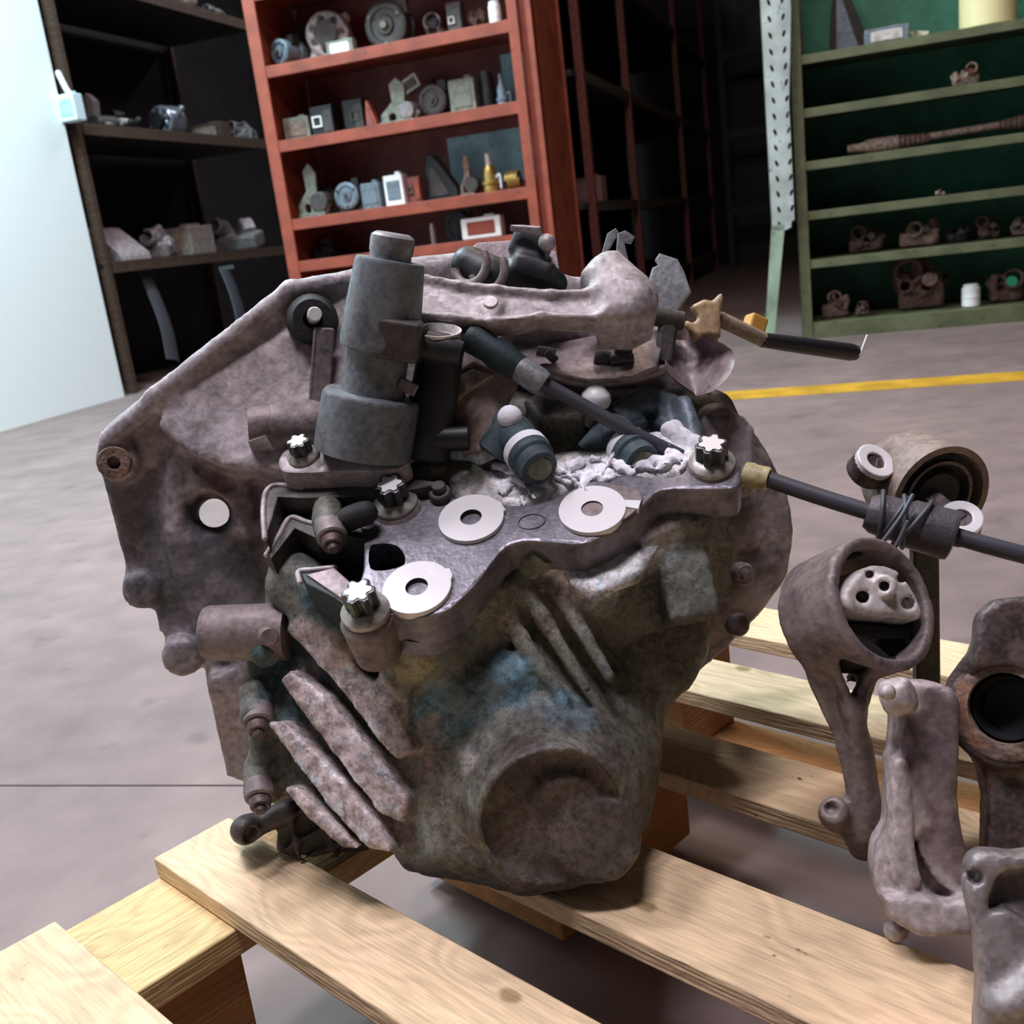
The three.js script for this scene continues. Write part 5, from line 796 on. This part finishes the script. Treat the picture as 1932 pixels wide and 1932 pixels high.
// red unit, top row
put('motor', 'drum_motor', 'pale grey drum motor lying at the left end of the top red shelf', 'motor', 546, 108, 56, 60, 1.273, 4.15, { a: M.blueGrey, turn: -0.3, d: 66 });
put('bracket', 'angle_bracket', 'thin dark bracket leaning behind the pale drum motor', 'bracket', 572, 90, 34, 100, 1.273, 4.3, { a: M.castDark });
put('alternator', 'alternator', 'round silvery alternator in the middle left of the top red shelf', 'alternator', 622, 78, 104, 108, 1.273, 4.25, { turn: 0.25, d: 66 });
put('box', 'sensor_block', 'small pale plug block in front of the silvery alternator', 'sensor', 645, 92, 62, 28, 1.273, 4.1, { a: M.greyGreen, b: M.white });
put('motor', 'starter_motor', 'dark starter motor with a square plug beside the silvery alternator', 'motor', 740, 68, 98, 92, 1.273, 4.22, { a: M.castDark, b: M.greyGreen, d: 70 });
put('lump', 'throttle_body', 'grey throttle body right of the dark starter motor', 'throttle body', 818, 48, 44, 74, 1.273, 4.26, { seed: 21, a: M.alu, b: M.black });
put('module', 'lamp_module', 'small dark lamp module near the right of the top red shelf', 'module', 862, 46, 32, 62, 1.273, 4.2, { a: M.castDark, b: M.aluBright });
put('lump', 'pipe_casting', 'mottled pipe casting beside the white cup on the top red shelf', 'casting', 903, 40, 30, 66, 1.273, 4.25, { seed: 5, a: M.rustPale });
put('canister', 'white_cup', 'white cup at the right end of the top red shelf', 'cup', 934, 28, 26, 44, 1.273, 4.12, { cw: 0.42 });
// red unit, second row
put('box', 'relay_block', 'speckled pale relay block at the left of the second red shelf', 'relay', 566, 256, 58, 44, 0.986, 4.14, { a: M.greyGreen, b: M.rustPale, turn: 0.2 });
put('module', 'control_module', 'black control module with a white square frame on the second red shelf', 'module', 618, 246, 54, 58, 0.986, 4.16, {});
put('module', 'control_module', 'plain dark module just right of the white framed control module', 'module', 676, 236, 48, 62, 0.986, 4.2, { b: M.castDark, x: 0.1 });
put('wedge', 'curved_cover', 'dark red curved cover between the modules and the grey pump bracket', 'cover', 704, 228, 26, 52, 0.986, 4.12, { a: M.red, b: M.redDark, d: 20 });
put('bracket', 'pump_bracket', 'grey pump bracket in the middle of the second red shelf', 'bracket', 765, 218, 95, 84, 0.986, 4.16, { a: M.greyGreen, b: M.alu });
put('box', 'framed_box', 'tilted white framed box lying on top of the grey pump bracket', 'box', 788, 190, 40, 26, 0.986, 4.3, { up: 0.14, tilt: 0.4, a: M.white, b: M.brown, d: 30 });
put('motor', 'fan_motor', 'dark round fan motor right of the tilted white box', 'motor', 824, 206, 66, 72, 0.986, 4.2, { a: M.castDark });
put('box', 'valve_block', 'grey green valve block with a round cap on the second red shelf', 'valve', 880, 196, 56, 62, 0.986, 4.18, { a: M.greyGreen, b: M.greyGreen, c: M.rustPale });
put('canister', 'black_canister', 'black cylinder standing at the right of the second red shelf', 'canister', 922, 190, 32, 72, 0.986, 4.2, { a: M.black, b: M.castDark });
put('pump', 'pale_filter', 'pale grey filter beside the black cylinder', 'filter', 948, 184, 28, 60, 0.986, 4.16, { a: M.blueGrey, b: M.blueGrey, c: M.blueGrey });
// red unit, third row
put('bracket', 'motor_bracket', 'large grey motor bracket at the left of the third red shelf', 'bracket', 604, 412, 82, 104, 0.673, 4.12, { d: 40, a: M.greyGreen, b: M.castDark });
put('lump', 'dark_caliper', 'dark casting behind the large grey motor bracket', 'casting', 640, 396, 66, 72, 0.673, 4.3, { seed: 9, a: M.castDark });
put('motor', 'wiper_motor', 'blue grey wiper motor with a cross shaped end on the third red shelf', 'motor', 664, 394, 62, 66, 0.673, 4.14, { a: M.blueGrey });
put('box', 'white_box', 'white plastic box right of the blue grey wiper motor', 'box', 708, 388, 44, 50, 0.673, 4.14, { a: M.blueGrey, b: M.blueGrey });
put('box', 'white_housing', 'bright white twin housing in the middle of the third red shelf', 'housing', 752, 382, 44, 58, 0.673, 4.14, { a: M.white, b: M.blueGrey });
put('wedge', 'black_wedge', 'black wedge shaped housing leaning in front of the light blue sheet', 'housing', 838, 366, 78, 88, 0.673, 4.22, { d: 30 });
put('module', 'small_module', 'small dark module left of the black wedge housing', 'module', 786, 372, 32, 50, 0.673, 4.16, { a: M.redDark, b: M.castDark, c: M.red });
put('bracket', 'light_bracket', 'light rusty bracket right of the black wedge housing', 'bracket', 888, 354, 40, 78, 0.673, 4.18, { a: M.rustPale, b: M.castDark });
put('pump', 'fuel_pump', 'brass and white fuel pump near the right of the third red shelf', 'pump', 926, 346, 38, 72, 0.673, 4.16, {});
put('coil', 'brass_spring', 'brass coil spring at the right end of the third red shelf', 'spring', 970, 338, 34, 36, 0.673, 4.16, {});
// red unit, fourth row
put('lump', 'teal_casting', 'dark teal casting on the fourth red shelf left of the gearbox tower', 'casting', 612, 486, 54, 44, 0.501, 4.2, { seed: 14, a: M.teal });
put('canister', 'white_tube', 'thin white tube standing on the fourth red shelf', 'tube', 820, 462, 12, 40, 0.501, 4.2, {});
put('motor', 'round_motor', 'dim blue grey round motor on the fourth red shelf', 'motor', 872, 455, 66, 58, 0.501, 4.25, { a: M.teal });
put('box', 'labelled_box', 'low white box with a red front on the fourth red shelf', 'box', 916, 464, 88, 40, 0.501, 4.1, { a: M.white, b: M.red });
// green unit
put('lump', 'rusty_caliper', 'small rusty caliper at the left end of the lowest green shelf', 'caliper', 1576, 606, 68, 54, 0.057, 4.08, { seed: 3, a: M.rustPale, b: M.rust });
put('lump', 'rusty_link', 'little dark rusty link beside the small caliper', 'link', 1628, 608, 34, 32, 0.057, 4.05, { seed: 33, a: M.rust });
put('lump', 'rusty_hub', 'big rusty hub carrier in the middle of the lowest green shelf', 'hub carrier', 1738, 596, 112, 104, 0.057, 4.12, { seed: 11, a: M.rust, b: M.rustPale, n: 10 });
put('canister', 'white_cup', 'shiny white cup on the lowest green shelf', 'cup', 1832, 588, 34, 38, 0.057, 4.05, { cw: 0.4 });
put('lump', 'mixed_casting', 'rusty casting with a bright green end at the right of the lowest green shelf', 'casting', 1896, 578, 76, 70, 0.057, 4.1, { seed: 17, a: M.rust, b: mk(0x2f9a74, { r: 0.8 }) });
for (const [x, y, w, h, sd, lb, mt] of [[1634, 474, 84, 54, 41, 'round rusty caliper at the left of the second lowest green shelf', M.rust], [1734, 462, 96, 58, 42, 'pale rusty caliper in the middle of the second lowest green shelf', M.rustPale], [1806, 455, 46, 34, 43, 'small dark bracket between two calipers on the green shelf', M.darkSteel], [1866, 452, 46, 44, 44, 'dark rusty caliper right of the small dark bracket', M.rust], [1930, 444, 50, 40, 45, 'rusty caliper at the right picture edge on the green shelf', M.rustPale]]) put('lump', 'brake_caliper', lb, 'caliper', x, y, w, h, 0.284, 4.1, { seed: sd, a: mt, b: M.castDark });
put('lump', 'rusty_clip', 'single small rusty clip on the edge of the third lowest green shelf', 'clip', 1774, 366, 22, 12, 0.453, 3.97, { seed: 8, a: M.rustPale });
put('lump', 'rusty_fork', 'small reddish fork lying on the second green shelf from the top', 'fork', 1822, 156, 60, 40, 0.799, 4.02, { seed: 27, a: M.rustPale, b: M.redSteel });
{
  const g = thing('drive_shaft', 'long rusty drive shaft with ribbed joint boots lying on the middle green shelf', 'drive shaft', FR(0.3, 0.623, 4.05));
  const p = (f, y = 0) => FR(f, 0.648 + y, 4.05); let k;
  obj('shaft', cyl(p(0.1), p(0.86, 0.02), 0.012), M.rustPale, g);
  const boot = (a, b, r0, r1) => { const pr = [[0, 0]]; for (k = 0; k <= 6; k++) { pr.push([k / 6, lerp(r0, r1, k / 6)]); if (k < 6) pr.push([(k + 0.5) / 6, lerp(r0, r1, k / 6) * 0.8]); } pr.push([1, 0]); obj('boot', lathe(a, b, pr), M.rust, g); };
  boot(p(0.2), p(0.3, 0.002), 0.026, 0.017); boot(p(0.62, 0.014), p(0.52, 0.01), 0.026, 0.016);
  obj('joint', lathe(p(0.03), p(0.2), [[0, 0], [0, 0.014], [0.3, 0.016], [0.4, 0.025], [1, 0.025], [1, 0]]), M.rustPale, g);
  obj('joint', lathe(p(0.62, 0.014), p(0.8, 0.018), [[0, 0], [0, 0.026], [0.6, 0.026], [0.7, 0.014], [1, 0.014], [1, 0]]), M.rustPale, g);
}
put('canister', 'cream_canister', 'large cream plastic canister at the top right on the green shelf', 'canister', 1864, 50, 98, 150, 0.973, 4.1, { a: M.cream, b: M.cream });
put('box', 'grey_lamp', 'flat grey lamp unit lying on the top green shelf', 'lamp unit', 1672, 74, 76, 26, 0.973, 4.08, { a: M.blueGrey, b: M.aluBright, d: 50 });
put('lump', 'pale_scrap', 'small pale crumpled piece right of the flat grey lamp unit', 'scrap', 1728, 66, 56, 18, 0.973, 4.08, { seed: 61, a: mk(0xb9b9a6, { r: 0.9 }) });
put('wedge', 'dark_strap', 'dark leaning strap at the left of the top green shelf', 'strap', 1600, 70, 70, 130, 0.973, 4.25, { a: M.darkSteel, b: M.blueGrey, d: 20 });
// left dark rack: seen along its length
function putL(kind, name, label, cat, x, y, w, h, shelfY, ef, m = {}) { const ep = pAt(x, y, ef), s = Math.hypot(ep, ef) / F, g = local(name, label, cat, m.group); kinds[kind](g, w * s, h * s, (m.d ?? Math.min(w, h)) * s, m); return stand(g, ef, shelfY, ep, m.turn ?? 0, m.tilt ?? 0); }
putL('box', 'wall_switch_box', 'pale blue switch box beside the white wall edge', 'switch box', 142, 240, 34, 42, 1.19, -3.11, { a: mk(0xcfe4ea, { r: 0.5 }), b: M.bluePanel, d: 24 });
putL('bracket', 'long_bracket', 'thin pale bracket leaning on the left dark rack', 'bracket', 190, 234, 76, 66, 1.2, -3.4, { a: M.sheet, b: M.castDark });
putL('alternator', 'head_lamp', 'shiny round lamp on the middle shelf of the left dark rack', 'lamp', 316, 240, 84, 62, 1.2, -3.38, { a: M.lens, b: M.black });
putL('box', 'brown_box', 'low brown box right of the shiny round lamp', 'box', 394, 244, 64, 30, 1.2, -3.36, { a: M.brownSteel, b: M.brown });
putL('lump', 'grey_casting', 'grey casting at the right end of the left dark rack', 'casting', 458, 246, 58, 50, 1.2, -3.38, { seed: 71, a: M.alu });
putL('lump', 'dim_casting', 'dim casting left of the shiny round lamp', 'casting', 240, 238, 50, 50, 1.2, -3.42, { seed: 72, a: M.darkSteel, b: M.aluBright });
putL('wedge', 'pale_cover', 'pale cover lying at the left of the lower dark rack shelf', 'cover', 214, 472, 90, 60, 0.6, -3.3, { a: M.sheet, b: M.alu, d: 80 });
putL('lump', 'pale_gearbox_part', 'pale grey casting right of the pale cover', 'casting', 296, 466, 78, 64, 0.6, -3.36, { seed: 75, a: M.sheet });
putL('box', 'tan_box', 'tan box in the middle of the lower dark rack shelf', 'box', 352, 462, 70, 48, 0.6, -3.4, { a: M.brown, b: M.tan, d: 70 });
putL('lump', 'metal_cover', 'broad grey metal cover at the right of the lower dark rack shelf', 'cover', 446, 464, 130, 66, 0.6, -3.38, { seed: 77, a: M.alu, d: 90 });
for (const [x, y, w, h, sd, lb, mt] of [[330, 14, 90, 54, 81, 'dusty casting on the top shelf of the left dark rack', M.rustPale], [410, 20, 60, 46, 82, 'small grey casting on the top shelf of the left dark rack', M.alu], [250, 8, 70, 50, 83, 'dark casting at the left of the top dark rack shelf', M.darkSteel]]) putL('lump', 'engine_part', lb, 'casting', x, y, w, h, 1.84, -3.4, { seed: sd, a: mt });
{
  const l = ['left grey bumper strip hanging under the dark rack shelf', 'right grey bumper strip hanging under the dark rack shelf'];
  [[[276, 514], [292, 550], [318, 620], [330, 680]], [[428, 512], [442, 545], [458, 600], [462, 660]]].forEach((q, i) => {
    const g = thing('bumper_strip', l[i], 'bumper strip', W(q[3][0], q[3][1], 5.4));
    const cv = new THREE.CatmullRomCurve3(q.map(([x, y]) => W(x, y, 5.0 + 0.12 * i))), sh = new THREE.Shape(); sh.moveTo(-0.07, -0.008); sh.quadraticCurveTo(0, 0.034, 0.07, -0.008); sh.lineTo(0.07, -0.014); sh.quadraticCurveTo(0, 0.026, -0.07, -0.014);
    obj('strip', new THREE.ExtrudeGeometry(sh, { steps: 16, bevelEnabled: false, extrudePath: cv, curveSegments: 5 }), mk(0x3c3b42, { r: 0.6 }), g);
    obj('clip', bar(W(q[0][0] - 14, q[0][1] - 4, 5.0 + 0.12 * i), W(q[0][0] + 14, q[0][1] - 8, 5.0 + 0.12 * i), 0.02, 0.02, UY), M.darkSteel, g);
  });
  const w = thing('wall_cable', 'white cable bent down to the switch box beside the white wall', 'cable', W(140, 200, 4.5));
  obj('cable', tube([W(110, 138, 4.33), W(124, 166, 4.34), W(138, 190, 4.35), W(142, 214, 4.37)], 0.012), M.white, w); obj('plug', bar(W(142, 206, 4.37), W(143, 224, 4.39), 0.03, 0.025, RX, 0.004), M.white, w);
}
// deep rack behind the red unit
putL('lump', 'red_lamp', 'bright orange red tail lamp high in the dark rack', 'tail lamp', 1225, 55, 36, 44, 1.7, -1.2, { seed: 91, a: M.redLens, n: 3 });
putL('box', 'pink_carton', 'dusty pink carton on the middle shelf of the deep dark rack', 'carton', 1112, 366, 56, 46, 0.6, -1.2, { a: mk(0x9a6f70, { r: 0.8 }), b: mk(0xb08a88, { r: 0.8 }) });
putL('wedge', 'red_triangle', 'small red triangle on the deep dark rack nearest the red shelf unit', 'triangle', 1098, 120, 34, 40, 1.14, -1.25, { a: mk(0xa04a48, { r: 0.6 }), b: mk(0xb86260, { r: 0.6 }), d: 12 });
putL('wedge', 'red_triangle', 'small red triangle on the deep dark rack nearest the thin red post', 'triangle', 1144, 140, 30, 40, 1.14, -1.25, { a: mk(0xa04a48, { r: 0.6 }), b: mk(0xb86260, { r: 0.6 }), d: 12 });
putL('lump', 'olive_casting', 'olive casting on the upper shelf of the deep dark rack', 'casting', 1052, 120, 40, 40, 1.14, -1.3, { seed: 95, a: M.brass });
putL('lump', 'dim_engine_part', 'dim grey casting low in the deep dark rack', 'casting', 1180, 372, 40, 36, 0.6, -1.3, { seed: 96, a: M.darkSteel });
renderer.render(scene, camera);
